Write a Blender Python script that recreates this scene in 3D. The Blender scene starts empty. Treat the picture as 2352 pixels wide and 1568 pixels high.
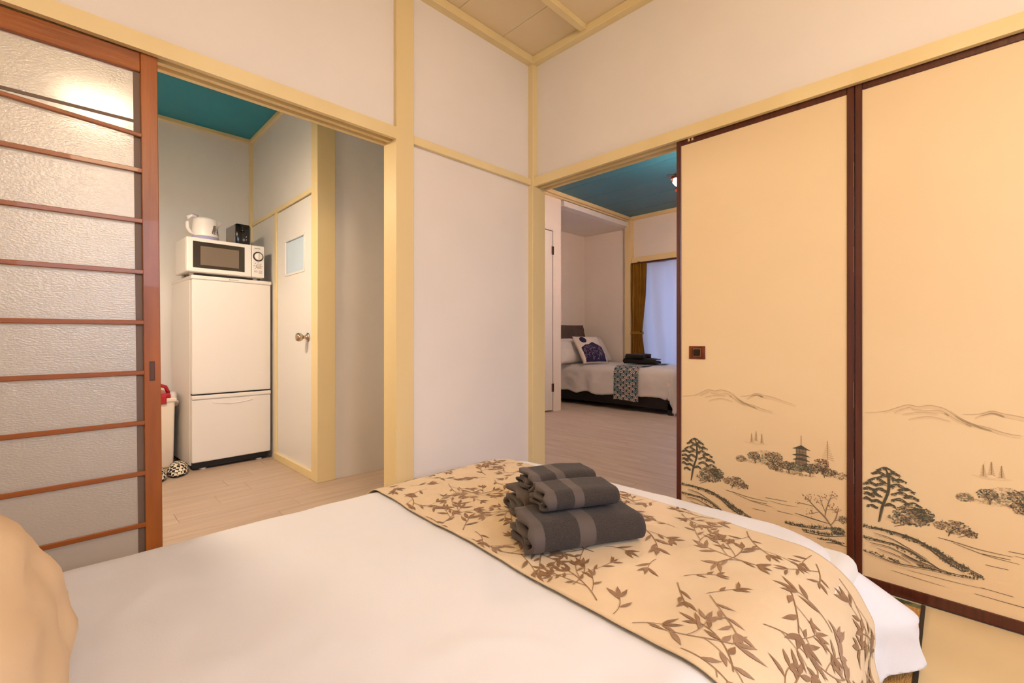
import bpy, bmesh, math, random
from mathutils import Vector, Matrix, noise
R = math.radians
sc = bpy.context.scene
COL = sc.collection

# ------------------------------------------------------------------ camera, world, lights, exposure
cd = bpy.data.cameras.new('camera'); cam = bpy.data.objects.new('camera', cd); COL.objects.link(cam)
cam.location = (-1.99, -1.83, .861)
cam.rotation_euler = (R(90), 0, R(45.17 - 90))
cd.sensor_width = 36; cd.lens = 1052 / 2352 * 36
cd.shift_y = -3 / 2352
cd.clip_start = .01
sc.camera = cam
sc.view_settings.view_transform = 'Standard'; sc.view_settings.look = 'None'
sc.view_settings.gamma = 1; sc.view_settings.use_curve_mapping = False
sc.view_settings.exposure = 0.32
LAMP_E = 35.5          # bedroom pendant diffuser
BULB_E = 520.0          # bulbs of the other room
DAY_MAIN = 105.0        # daylight through the bedroom window
DAY_FAR = 12.0         # daylight through the other room's window
KITCHEN_E = 135.0       # kitchen pendant
sc.cycles.max_bounces = 6; sc.cycles.diffuse_bounces = 3; sc.cycles.glossy_bounces = 2; sc.cycles.transmission_bounces = 3; sc.cycles.transparent_max_bounces = 4
sc.cycles.caustics_reflective = False; sc.cycles.caustics_refractive = False
sc.cycles.use_adaptive_sampling = True; sc.cycles.adaptive_threshold = .07; sc.cycles.use_denoising = True; sc.cycles.use_light_tree = False
w = bpy.data.worlds.new('world'); sc.world = w; w.use_nodes = True
bg = w.node_tree.nodes['Background']; bg.inputs[0].default_value = (.55, .68, 1, 1); bg.inputs[1].default_value = .3

def area(name, loc, rot, sx, sy, power, color):
    l = bpy.data.lights.new(name, 'AREA'); l.shape = 'RECTANGLE'; l.size = sx; l.size_y = sy
    l.energy = power; l.color = color
    o = bpy.data.objects.new(name, l); o.location = loc; o.rotation_euler = rot; COL.objects.link(o)
    return o
# daylight outside the two windows
area('daylight_bedroom', (-1.3, -4.05, 2.15), (R(62), 0, 0), 2.4, 1.6, DAY_MAIN, (.66, .76, 1))
area('daylight_far_room', (4.55, .35, 1.15), (R(90), 0, R(90)), 2.2, 1.9, DAY_FAR, (.50, .60, 1))

# ------------------------------------------------------------------ materials
def lin(c):
    return tuple(((v / 255) / 12.92 if v / 255 <= .04045 else ((v / 255 + .055) / 1.055) ** 2.4) for v in c) + (1,)
MATS = {}
def M(name, rgb, rough=.5, rgb2=None, nscale=4., stretch=(1, 1, 1), ramp=(.35, .65), bump=0., bscale=60., bstretch=None,
      metal=0., spec=.5, detail=4., coords='Object', rand=False, coat=0., sheen=0., trans=0., emit=None, estr=0.):
    m = bpy.data.materials.new(name); m.use_nodes = True; nt = m.node_tree; N = nt.nodes; L = nt.links
    b = N['Principled BSDF']; b.inputs['Base Color'].default_value = lin(rgb); b.inputs['Roughness'].default_value = rough
    b.inputs['Metallic'].default_value = metal; b.inputs['Specular IOR Level'].default_value = spec
    b.inputs['Coat Weight'].default_value = coat; b.inputs['Sheen Weight'].default_value = sheen
    b.inputs['Transmission Weight'].default_value = trans
    if emit: b.inputs['Emission Color'].default_value = lin(emit); b.inputs['Emission Strength'].default_value = estr
    tc = N.new('ShaderNodeTexCoord'); out = tc.outputs[coords]
    if rand:
        oi = N.new('ShaderNodeObjectInfo'); ad = N.new('ShaderNodeVectorMath'); ad.operation = 'ADD'
        mu = N.new('ShaderNodeMath'); mu.operation = 'MULTIPLY'; mu.inputs[1].default_value = 37.
        L.new(oi.outputs['Random'], mu.inputs[0]); L.new(out, ad.inputs[0]); L.new(mu.outputs[0], ad.inputs[1]); out = ad.outputs[0]
    if rgb2:
        mp = N.new('ShaderNodeMapping'); mp.inputs['Scale'].default_value = stretch
        nz = N.new('ShaderNodeTexNoise'); nz.inputs['Scale'].default_value = nscale; nz.inputs['Detail'].default_value = detail
        cr = N.new('ShaderNodeValToRGB'); cr.color_ramp.elements[0].position = ramp[0]; cr.color_ramp.elements[1].position = ramp[1]
        cr.color_ramp.elements[0].color = lin(rgb); cr.color_ramp.elements[1].color = lin(rgb2)
        L.new(out, mp.inputs[0]); L.new(mp.outputs[0], nz.inputs['Vector']); L.new(nz.outputs[0], cr.inputs[0]); L.new(cr.outputs[0], b.inputs['Base Color'])
    if bump:
        mp = N.new('ShaderNodeMapping'); mp.inputs['Scale'].default_value = bstretch or (1, 1, 1)
        nz = N.new('ShaderNodeTexNoise'); nz.inputs['Scale'].default_value = bscale; nz.inputs['Detail'].default_value = 3
        bp = N.new('ShaderNodeBump'); bp.inputs['Strength'].default_value = bump; bp.inputs['Distance'].default_value = .01
        L.new(out, mp.inputs[0]); L.new(mp.outputs[0], nz.inputs['Vector']); L.new(nz.outputs[0], bp.inputs['Height']); L.new(bp.outputs[0], b.inputs['Normal'])
    MATS[name] = m
    return m
M('plaster', (244, 238, 232), .75, (238, 231, 225), 1.2, bump=.12, bscale=9)
M('plaster_kitchen', (240, 236, 232), .7, (232, 228, 224), 1.2, bump=.25, bscale=7)
M('cream_paint', (243, 224, 172), .42, (236, 214, 160), 3, (1, 1, .15), bump=.05, bscale=20, bstretch=(1, 1, .1))
M('cream_board', (240, 222, 186), .5, (235, 215, 178), 2)
M('teal', (34, 150, 178), .45, (28, 140, 168), 2)
M('teal_board', (40, 116, 146), .4, (34, 108, 138), 2, rand=True)
M('white_paint', (238, 236, 234), .4)
M('floor_vinyl', (226, 200, 150), .45, (216, 188, 138), 2.5, bump=.04, bscale=30)
M('plank_x', (200, 178, 158), .42, (178, 154, 134), 3.2, (.7, 9, 1), (.3, .75), bump=.03, bscale=8, bstretch=(.5, 12, 1), rand=True)
M('plank_y', (228, 212, 200), .42, (202, 182, 170), 3.2, (9, .7, 1), (.3, .75), bump=.03, bscale=8, bstretch=(12, .5, 1), rand=True)
M('gap', (120, 96, 78), .8)
M('brown_wood', (178, 100, 30), .38, (130, 64, 12), 5, (3, 3, .35), (.3, .7), bump=.08, bscale=14, bstretch=(6, 6, .5), coat=.15)
M('brown_wood_h', (172, 96, 30), .38, (130, 64, 14), 5, (.35, 3, 3), (.3, .7), bump=.08, bscale=14, bstretch=(.5, 6, 6), coat=.15)
M('dark_glass_band', (112, 88, 70), .5)
M('fusuma_paper', (240, 216, 174), .55, (235, 206, 162), .9, bump=.06, bscale=5)
M('lacquer_frame', (92, 40, 24), .36, (66, 26, 15), 12, (6, 6, .2), (.3, .7), bump=.1, bscale=10, bstretch=(8, 8, .4), coat=.2)
M('worn_edge', (150, 92, 50), .6)
M('hikite_wood', (126, 52, 12), .4, (100, 38, 8), 20)
M('hikite_metal', (60, 50, 38), .3, metal=.8)
M('hikite_rim', (150, 112, 84), .3, metal=.7)
M('ink_dark', (84, 78, 62), .8)
M('ink_green', (122, 126, 104), .8)
M('ink_mid', (146, 122, 98), .8)
M('ink_pale', (230, 202, 160), .8)
M('ink_pale2', (206, 176, 136), .8)
M('ink_red', (140, 84, 60), .8)
M('duvet_white', (225, 224, 226), .8, bump=.05, bscale=240, sheen=.2)
M('runner_cloth', (222, 198, 160), .62, (216, 190, 152), 6, bump=.06, bscale=300, sheen=.15)
M('leaf_print', (150, 116, 84), .6, (132, 98, 68), 60)
M('leaf_print_light', (162, 130, 102), .6, (150, 118, 92), 60)
M('pillow_beige', (214, 188, 152), .8, (210, 182, 145), 5, bump=.06, bscale=200)
M('mattress', (225, 222, 216), .8)
M('bed_base', (96, 62, 36), .6)
M('goza', (214, 160, 90), .6, (190, 132, 66), 60, (1, 5, 1), bump=.5, bscale=120, bstretch=(1, 4, 1))
M('goza_border', (110, 112, 70), .8, (52, 58, 38), 55, ramp=(.42, .55))
M('goza_binding', (52, 42, 24), .8)
M('appliance', (238, 233, 228), .28, spec=.5)
M('appliance_grey', (206, 200, 196), .4)
M('black_gloss', (12, 11, 10), .12)
M('black_matte', (22, 20, 20), .6)
M('mw_frame', (52, 44, 34), .2)
M('mw_window', (118, 104, 90), .22)
M('print_grey', (120, 112, 106), .6)
M('chrome', (200, 190, 180), .2, metal=1.)
M('brushed', (150, 145, 142), .35, metal=.9)
M('kettle_white', (240, 234, 230), .3)
M('lavender', (168, 166, 204), .35)
M('kettle_panel', (116, 110, 104), .4)
M('bin_white', (240, 226, 206), .4)
M('bin_red', (176, 24, 34), .35)
M('bag', (232, 222, 218), .3)
M('label_grey', (150, 140, 146), .5)
M('label_red', (190, 50, 50), .5)
M('label_blue', (70, 66, 90), .5)
M('knob_metal', (196, 176, 156), .25, metal=1.)
M('frosted_blue', (206, 226, 246), .5)
M('hinge', (96, 78, 70), .4, metal=.6)
M('bed_black', (20, 14, 12), .5)
M('grey_cloth', (96, 84, 78), .85, (84, 72, 68), 12)
M('cushion_white', (232, 224, 214), .8)
M('navy', (34, 26, 70), .8)
M('wave_line', (150, 130, 150), .8)
M('ochre', (150, 108, 22), .75, (138, 96, 16), 8)
M('rail_brown', (70, 36, 24), .4)
M('copper', (222, 130, 100), .22, metal=1.)
M('bulb', (255, 240, 225), .3, emit=(255, 208, 176), estr=BULB_E)
M('lamp_diffuser', (255, 246, 230), .5, emit=(255, 222, 178), estr=LAMP_E)
M('kitchen_diffuser', (255, 246, 230), .5, emit=(255, 228, 196), estr=KITCHEN_E)
M('cord_black', (24, 22, 22), .5)
M('slipper_sole', (40, 34, 30), .8)
M('slipper_lining', (60, 50, 44), .9)

def glass_mat():
    m = bpy.data.materials.new('frosted_glass'); m.use_nodes = True; nt = m.node_tree; N = nt.nodes; L = nt.links
    N.clear(); out = N.new('ShaderNodeOutputMaterial')
    tr = N.new('ShaderNodeBsdfTranslucent'); tr.inputs[0].default_value = (.84, .80, .75, 1)
    df = N.new('ShaderNodeBsdfDiffuse'); df.inputs[0].default_value = (.70, .64, .58, 1)
    rf = N.new('ShaderNodeBsdfRefraction'); rf.inputs['Roughness'].default_value = .42; rf.inputs['IOR'].default_value = 1.2; rf.inputs[0].default_value = (.95, .93, .9, 1)
    gl = N.new('ShaderNodeBsdfGlossy'); gl.inputs['Roughness'].default_value = .20
    tc = N.new('ShaderNodeTexCoord'); mp = N.new('ShaderNodeMapping'); mp.inputs['Scale'].default_value = (.55, 1, 1.2)
    nz = N.new('ShaderNodeTexNoise'); nz.inputs['Scale'].default_value = 210; nz.inputs['Detail'].default_value = 3
    bp = N.new('ShaderNodeBump'); bp.inputs['Strength'].default_value = .6; bp.inputs['Distance'].default_value = .002
    L.new(tc.outputs['Object'], mp.inputs[0]); L.new(mp.outputs[0], nz.inputs['Vector']); L.new(nz.outputs[0], bp.inputs['Height'])
    L.new(bp.outputs[0], gl.inputs['Normal']); L.new(bp.outputs[0], rf.inputs['Normal'])
    m0 = N.new('ShaderNodeMixShader'); m0.inputs[0].default_value = .5
    m1 = N.new('ShaderNodeMixShader'); m1.inputs[0].default_value = .38
    m2 = N.new('ShaderNodeMixShader'); m2.inputs[0].default_value = .10
    L.new(tr.outputs[0], m0.inputs[1]); L.new(rf.outputs[0], m0.inputs[2])
    L.new(m0.outputs[0], m1.inputs[1]); L.new(df.outputs[0], m1.inputs[2])
    L.new(m1.outputs[0], m2.inputs[1]); L.new(gl.outputs[0], m2.inputs[2]); L.new(m2.outputs[0], out.inputs[0])
    MATS['frosted_glass'] = m
glass_mat()
def clear_mat():
    m = bpy.data.materials.new('window_glass'); m.use_nodes = True; nt = m.node_tree; N = nt.nodes; L = nt.links
    N.clear(); out = N.new('ShaderNodeOutputMaterial')
    t = N.new('ShaderNodeBsdfTransparent'); g = N.new('ShaderNodeBsdfGlossy'); g.inputs['Roughness'].default_value = .05
    x = N.new('ShaderNodeMixShader'); x.inputs[0].default_value = .06
    L.new(t.outputs[0], x.inputs[1]); L.new(g.outputs[0], x.inputs[2]); L.new(x.outputs[0], out.inputs[0])
    MATS['window_glass'] = m
clear_mat()
def sheer_mat():
    m = bpy.data.materials.new('sheer'); m.use_nodes = True; nt = m.node_tree; N = nt.nodes; L = nt.links
    N.clear(); out = N.new('ShaderNodeOutputMaterial')
    t = N.new('ShaderNodeBsdfTranslucent'); t.inputs[0].default_value = (.82, .82, .9, 1)
    d = N.new('ShaderNodeBsdfDiffuse'); d.inputs[0].default_value = (.8, .8, .86, 1)
    x = N.new('ShaderNodeMixShader'); x.inputs[0].default_value = .35
    L.new(t.outputs[0], x.inputs[1]); L.new(d.outputs[0], x.inputs[2]); L.new(x.outputs[0], out.inputs[0])
    MATS['sheer'] = m
sheer_mat()
def towel_mat(name, base, light, bands):
    """terry cloth with smooth woven bands across the length (x of the object)"""
    m = bpy.data.materials.new(name); m.use_nodes = True; nt = m.node_tree; N = nt.nodes; L = nt.links
    b = N['Principled BSDF']; b.inputs['Roughness'].default_value = .9; b.inputs['Sheen Weight'].default_value = .08
    tc = N.new('ShaderNodeTexCoord'); sp = N.new('ShaderNodeSeparateXYZ'); L.new(tc.outputs['Object'], sp.inputs[0])
    mask = None
    for a, c in bands:
        g = N.new('ShaderNodeMath'); g.operation = 'COMPARE'; g.inputs[1].default_value = (a + c) / 2; g.inputs[2].default_value = (c - a) / 2
        L.new(sp.outputs[0], g.inputs[0])
        if mask is None: mask = g
        else:
            s = N.new('ShaderNodeMath'); s.operation = 'MAXIMUM'; L.new(mask.outputs[0], s.inputs[0]); L.new(g.outputs[0], s.inputs[1]); mask = s
    nz = N.new('ShaderNodeTexNoise'); nz.inputs['Scale'].default_value = 420; nz.inputs['Detail'].default_value = 2
    L.new(tc.outputs['Object'], nz.inputs['Vector'])
    mx = N.new('ShaderNodeMix'); mx.data_type = 'RGBA'
    cr = N.new('ShaderNodeValToRGB'); cr.color_ramp.elements[0].position = .35; cr.color_ramp.elements[1].position = .7
    cr.color_ramp.elements[0].color = tuple(v * .55 for v in lin(base)[:3]) + (1,); cr.color_ramp.elements[1].color = lin(base)
    L.new(nz.outputs[0], cr.inputs[0]); L.new(mask.outputs[0], mx.inputs[0]); L.new(cr.outputs[0], mx.inputs[6]); mx.inputs[7].default_value = lin(light)
    L.new(mx.outputs[2], b.inputs['Base Color'])
    inv = N.new('ShaderNodeMath'); inv.operation = 'SUBTRACT'; inv.inputs[0].default_value = 1; L.new(mask.outputs[0], inv.inputs[1])
    h = N.new('ShaderNodeMath'); h.operation = 'MULTIPLY'; L.new(inv.outputs[0], h.inputs[0]); L.new(nz.outputs[0], h.inputs[1])
    bp = N.new('ShaderNodeBump'); bp.inputs['Strength'].default_value = .8; bp.inputs['Distance'].default_value = .004
    L.new(h.outputs[0], bp.inputs['Height']); L.new(bp.outputs[0], b.inputs['Normal'])
    MATS[name] = m
def houndstooth_mat():
    m = bpy.data.materials.new('houndstooth'); m.use_nodes = True; nt = m.node_tree; N = nt.nodes; L = nt.links
    b = N['Principled BSDF']; b.inputs['Roughness'].default_value = .85
    tc = N.new('ShaderNodeTexCoord'); mp = N.new('ShaderNodeMapping'); mp.inputs['Scale'].default_value = (58, 58, 58); mp.inputs['Rotation'].default_value = (0, 0, R(12))
    ck = N.new('ShaderNodeTexChecker'); ck.inputs['Scale'].default_value = 1.0
    ck.inputs['Color1'].default_value = lin((34, 28, 24)); ck.inputs['Color2'].default_value = lin((236, 224, 200))
    L.new(tc.outputs['Object'], mp.inputs[0]); L.new(mp.outputs[0], ck.inputs[0]); L.new(ck.outputs[0], b.inputs['Base Color'])
    MATS['houndstooth'] = m
houndstooth_mat()
def vcol_mat():
    m = bpy.data.materials.new('scale_print'); m.use_nodes = True; nt = m.node_tree; N = nt.nodes
    a = N.new('ShaderNodeAttribute'); a.attribute_name = 'print'; b = N['Principled BSDF']; b.inputs['Roughness'].default_value = .8
    nt.links.new(a.outputs['Color'], b.inputs['Base Color']); MATS['scale_print'] = m
vcol_mat()

# ------------------------------------------------------------------ helpers
def link(name, me, mat, parent=None, smooth=False):
    if smooth:
        for p in me.polygons: p.use_smooth = True
    o = bpy.data.objects.new(name, me); COL.objects.link(o)
    if mat: me.materials.append(MATS[mat] if isinstance(mat, str) else mat)
    if parent: o.parent = parent
    return o
def tag(o, label=None, cat=None, group=None, kind=None):
    if label: o['label'] = label
    if cat: o['category'] = cat
    if group: o['group'] = group
    if kind: o['kind'] = kind
    return o
def thing(name, label, cat, loc=(0, 0, 0), rotz=0, group=None, kind=None):
    o = bpy.data.objects.new(name, None); COL.objects.link(o); o.empty_display_size = .05
    o.location = loc; o.rotation_euler = (0, 0, rotz)
    return tag(o, label, cat, group, kind)
def pyd(name, vs, fs, mat, parent=None, smooth=False):
    me = bpy.data.meshes.new(name); me.from_pydata([tuple(v) for v in vs], [], fs); me.update()
    return link(name, me, mat, parent, smooth)
def bmobj(name, bm, mat, parent=None, smooth=False):
    bmesh.ops.recalc_face_normals(bm, faces=bm.faces)
    me = bpy.data.meshes.new(name); bm.to_mesh(me); bm.free()
    return link(name, me, mat, parent, smooth)
def bm_box(bm, x0, x1, y0, y1, z0, z1, bev=0, seg=1):
    t = bmesh.new()
    bmesh.ops.create_cube(t, size=1, matrix=Matrix.Translation(((x0 + x1) / 2, (y0 + y1) / 2, (z0 + z1) / 2)) @ Matrix.Diagonal((x1 - x0, y1 - y0, z1 - z0, 1)))
    if bev: bmesh.ops.bevel(t, geom=t.edges[:], offset=bev, segments=seg, profile=.5, affect='EDGES')
    me = bpy.data.meshes.new('t'); t.to_mesh(me); t.free(); bm.from_mesh(me); bpy.data.meshes.remove(me)
def box(name, x0, x1, y0, y1, z0, z1, mat, parent=None, bev=.0, seg=1, smooth=False):
    bm = bmesh.new(); bm_box(bm, x0, x1, y0, y1, z0, z1, bev, seg)
    return bmobj(name, bm, mat, parent, smooth)
def boxes(name, lst, mat, parent=None, bev=0.):
    bm = bmesh.new()
    for b in lst: bm_box(bm, *b, bev)
    return bmobj(name, bm, mat, parent)
def struct(name, lst, mat, label=None, bev=0.):
    o = boxes(name, lst, mat, None, bev); o['kind'] = 'structure'
    if label: o['label'] = label
    return o
def bm_tube(bm, pts, r, seg=10, closed_ends=True):
    pts = [Vector(p) for p in pts]; rings = []
    rad = r if isinstance(r, (list, tuple)) else [r] * len(pts)
    up = Vector((0, 0, 1))
    for i, p in enumerate(pts):
        d = (pts[min(i + 1, len(pts) - 1)] - pts[max(i - 1, 0)]).normalized()
        a = d.cross(up if abs(d.z) < .95 else Vector((1, 0, 0))).normalized(); b = d.cross(a).normalized()
        rings.append([bm.verts.new(p + (a * math.cos(2 * math.pi * k / seg) + b * math.sin(2 * math.pi * k / seg)) * rad[i]) for k in range(seg)])
    for i in range(len(rings) - 1):
        for k in range(seg): bm.faces.new((rings[i][k], rings[i][(k + 1) % seg], rings[i + 1][(k + 1) % seg], rings[i + 1][k]))
    if closed_ends: bm.faces.new(rings[0][::-1]); bm.faces.new(rings[-1])
def tube(name, pts, r, mat, parent=None, seg=10):
    bm = bmesh.new(); bm_tube(bm, pts, r, seg); return bmobj(name, bm, mat, parent, True)
def bm_lathe(bm, prof, seg=32, m=Matrix()):
    rings = []
    for rr, z in prof: rings.append([bm.verts.new(m @ Vector((rr * math.cos(2 * math.pi * k / seg), rr * math.sin(2 * math.pi * k / seg), z))) for k in range(seg)])
    for i in range(len(rings) - 1):
        for k in range(seg): bm.faces.new((rings[i][k], rings[i][(k + 1) % seg], rings[i + 1][(k + 1) % seg], rings[i + 1][k]))
    bm.faces.new(rings[0][::-1]); bm.faces.new(rings[-1])
def lathe(name, prof, mat, parent=None, seg=32, m=Matrix(), smooth=True):
    bm = bmesh.new(); bm_lathe(bm, prof, seg, m); return bmobj(name, bm, mat, parent, smooth)
def prism(name, poly, axis, a0, a1, mat, parent=None, smooth=False):
    """extrude a closed 2-D polygon along an axis ('x': poly is (y,z); 'y': (x,z); 'z': (x,y))"""
    f = {'x': lambda p, t: (t, p[0], p[1]), 'y': lambda p, t: (p[0], t, p[1]), 'z': lambda p, t: (p[0], p[1], t)}[axis]
    n = len(poly); bm = bmesh.new()
    A = [bm.verts.new(f(p, a0)) for p in poly]; B = [bm.verts.new(f(p, a1)) for p in poly]
    for i in range(n): bm.faces.new((A[i], A[(i + 1) % n], B[(i + 1) % n], B[i]))
    c1 = bm.faces.new(A[::-1]); c2 = bm.faces.new(B)
    bmesh.ops.triangulate(bm, faces=[c1, c2])
    return bmobj(name, bm, mat, parent, smooth)
def copy_tree(o, parent=None):
    c = o.copy(); COL.objects.link(c); c.parent = parent
    for ch in list(o.children): copy_tree(ch, c)
    return c
def fbm(x, y, z=0., s=1., o=3): return noise.fractal(Vector((x * s, y * s, z)), 1., 2., o)

# ------------------------------------------------------------------ the bedroom shell
ZC = 2.51
fl = struct('floor', [(-2.85, .01, -3.2, .1, -.12, 0)], 'floor_vinyl', 'plain beige floor of the bedroom')
# wall with the glazed sliding door (y = 0)
struct('wall_left', [(-2.85, -.91, .012, .09, 1.81, 2.6)], 'plaster', 'white plaster panel above the glazed sliding door')
struct('wall_left', [(-.82, 0, .012, .09, -.05, 1.77)], 'plaster', 'white plaster panel between the two doorways, below the rail')
struct('wall_left', [(-.82, 0, .012, .09, 1.80, 2.6)], 'plaster', 'white plaster panel between post and corner, above the rail')
struct('wall_right', [(.012, .09, -3.2, 0, 1.80, 2.6)], 'plaster', 'white plaster panel above the painted sliding doors')
struct('wall_back', [(-2.95, -2.75, -3.3, .1, -.1, 2.7)], 'plaster', 'white plaster wall behind the bed head')
struct('wall_near', [(-2.75, -2.25, -3.25, -3.1, -.1, 2.7), (-.35, .1, -3.25, -3.1, -.1, 2.7), (-2.25, -.35, -3.25, -3.1, -.1, .35), (-2.25, -.35, -3.25, -3.1, 1.95, 2.7)], 'plaster', 'white plaster wall with the bedroom window')
def kamoi(name, axis, a0, a1, z0, z1, label):
    """grooved lintel, profile across the wall"""
    p = [(-.012, z1), (-.012, z0), (.008, z0), (.008, z0 + .018), (.034, z0 + .018), (.034, z0), (.054, z0), (.054, z0 + .018), (.080, z0 + .018), (.080, z0), (.1, z0), (.1, z1)]
    o = prism(name, p, axis, a0, a1, 'cream_paint'); o['kind'] = 'structure'; o['label'] = label
kamoi('trim_1', 'x', -2.8, -.91, 1.763, 1.816, 'cream grooved lintel over the glazed sliding door')
kamoi('trim_2', 'y', -3.1, -.02, 1.760, 1.810, 'cream grooved lintel over the painted sliding doors')
struct('trim_3', [(-.912, -.82, -.012, .1, 0, ZC)], 'cream_paint', 'broad cream post beside the kitchen doorway', .002)
struct('trim_4', [(-.024, .085, -.024, .1, 0, ZC)], 'cream_paint', 'cream post in the room corner', .002)
struct('trim_5', [(-.82, -.024, -.010, .02, 1.767, 1.805)], 'cream_paint', 'cream rail across the corner wall panel', .0015)
struct('trim_6', [(-2.75, -.912, -.03, .02, 2.468, ZC), (-.82, -.024, -.03, .02, 2.468, ZC)], 'cream_paint', 'cream moulding under the ceiling along the kitchen side', .002)
struct('trim_7', [(-.03, .02, -3.1, -.024, 2.468, ZC)], 'cream_paint', 'cream moulding under the ceiling along the painted doors', .002)
# ceiling: boards between battens
ce = struct('ceiling', [(-2.85, .1, -3.2, .1, ZC + .012, ZC + .12)], 'gap', 'cream panelled bedroom ceiling with battens')
ys = [.02, -.39] + [-.39 - .455 * k for k in range(1, 7)]
pm = {}
for j in range(len(ys) - 1):
    x = -.27
    edges = [.02, -.27] + [-.27 - .30 * k for k in range(1, 10)]
    for i in range(len(edges) - 1):
        a, b = edges[i + 1], edges[i]
        key = (round(b - a, 3), round(ys[j] - ys[j + 1], 3))
        if key not in pm:
            t = box('ceiling_panel', -key[0] / 2 + .001, key[0] / 2 - .001, -key[1] / 2, key[1] / 2, 0, .014, 'cream_board', None, .001); pm[key] = t.data
        else:
            t = bpy.data.objects.new('ceiling_panel', pm[key]); COL.objects.link(t)
        t.parent = ce; t.location = ((a + b) / 2, (ys[j] + ys[j + 1]) / 2, ZC)
for y in ys[1:-1]:
    box('batten', -2.75, -.03, y - .018, y + .018, ZC - .026, ZC + .002, 'cream_paint', ce, .002)
# bedroom window, behind the photographer
wn = thing('window_1', 'bedroom window with slim white frame', None, (-1.3, -3.17, .35), 0, None, 'structure')
for a in ((-.95, .95, -.03, .03, 0, .05), (-.95, .95, -.03, .03, 1.55, 1.6), (-.95, -.9, -.03, .03, .05, 1.55), (.9, .95, -.03, .03, .05, 1.55), (-.025, .025, -.03, .03, .05, 1.55)):
    box('window_frame', *a, 'white_paint', wn, .003)
for a in ((-.9, -.025), (.025, .9)): box('pane', a[0], a[1], -.003, .003, .05, 1.55, 'window_glass', wn)

# ------------------------------------------------------------------ the kitchen shell
KZ = 2.48
struct('wall_kitchen_back', [(-2.95, -.80, 2.31, 2.45, -.1, 2.7)], 'plaster_kitchen', 'white kitchen wall behind the refrigerator')
struct('wall_kitchen_left', [(-2.95, -2.75, .1, 2.45, -.1, 2.7)], 'plaster_kitchen', 'kitchen wall behind the frosted glass door')
struct('wall_kitchen_right', [(-.862, -.80, 1.04, 2.31, 1.805, 2.6), (-.862, -.80, 1.72, 2.31, -.1, 1.805)], 'plaster_kitchen', 'white kitchen wall around the small white door')
struct('wall_corridor', [(-.80, .02, .962, 1.04, -.1, 2.6)], 'plaster_kitchen', 'white wall of the passage behind the cream post')
struct('wall_corridor_end', [(0, .1, .1, 1.9, -.1, 2.8)], 'plaster', 'end wall of the kitchen passage')
struct('ceiling_kitchen', [(-2.85, .1, .09, 2.4, KZ, KZ + .1)], 'teal', 'teal painted kitchen ceiling')
struct('trim_8', [(-.878, -.768, .950, 1.045, 0, KZ)], 'cream_paint', 'cream post beside the small white door', .002)
struct('trim_9', [(-.872, -.85, 1.045, 2.31, 1.777, 1.806)], 'cream_paint', 'cream rail over the small white door', .0015)
struct('trim_10', [(-.885, -.858, 2.285, 2.312, 0, KZ)], 'cream_paint', 'thin cream strip in the kitchen corner', .0015)
struct('trim_11', [(-.872, -.85, 1.700, 1.735, .03, 1.777), (-.876, -.85, 1.045, 1.735, 0, .05)], 'cream_paint', 'cream jamb and threshold of the small white door', .0015)
struct('trim_12', [(-.885, -.86, 1.045, 2.31, KZ - .028, KZ), (-2.75, -.86, 2.285, 2.312, KZ - .028, KZ)], 'cream_paint', 'cream strip under the teal kitchen ceiling', .0015)
kf = struct('floor', [(-2.85, 0, .0, 2.4, -.14, -.008)], 'gap', 'pale wood plank floor of the kitchen')
random.seed(3)
pk = box('plank', -.2995, .2995, -.0772, .0772, -.008, 0, 'plank_x', kf, .0008)
offs = {4: -.98, 5: -1.375, 6: -1.187, 7: -1.27, 8: -1.10}
first = True
for j in range(-1, 15):
    y0 = .805 + .155 * (j - 4)
    if y0 > 2.3 or y0 + .155 < .02: continue
    s = offs.get(j, -1. + random.random() * .6)
    k = s - .6 * 4
    while k < 0:
        if k + .6 > -2.85 and k < -.01:
            o = pk if first else bpy.data.objects.new('plank', pk.data)
            if not first: COL.objects.link(o); o.parent = kf
            first = False; o.location = (k + .3, y0 + .0775, random.uniform(-.0004, .0004))
        k += .6
# the small white door
d = thing('door_2', 'small white kitchen door with frosted pane and round metal knob', None, (-.862, 1.05, .05), 0, None, 'structure')
boxes('door_leaf', [(0, .03, 0, .14, 0, 1.72), (0, .03, .49, .645, 0, 1.72), (0, .03, .14, .49, 0, 1.26), (0, .03, .14, .49, 1.495, 1.72)], 'white_paint', d)
box('pane', .008, .014, .14, .49, 1.26, 1.495, 'frosted_blue', d)
for a in ((.135, .148, 1.26, 1.495), (.482, .495, 1.26, 1.495), (.135, .495, 1.252, 1.266), (.135, .495, 1.489, 1.502)):
    box('glazing_bead', -.005, .006, a[0], a[1], a[2], a[3], 'white_paint', d, .001)
kn = lathe('knob', [(.001, 0), (.028, 0), (.029, .004), (.020, .010), (.011, .014), (.010, .030), (.018, .036), (.026, .046), (.0275, .058), (.024, .070), (.012, .074), (.001, .0745)], 'knob_metal', d, 28, Matrix.Translation((0, .085, .83)) @ Matrix.Rotation(R(-90), 4, 'Y'))

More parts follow.
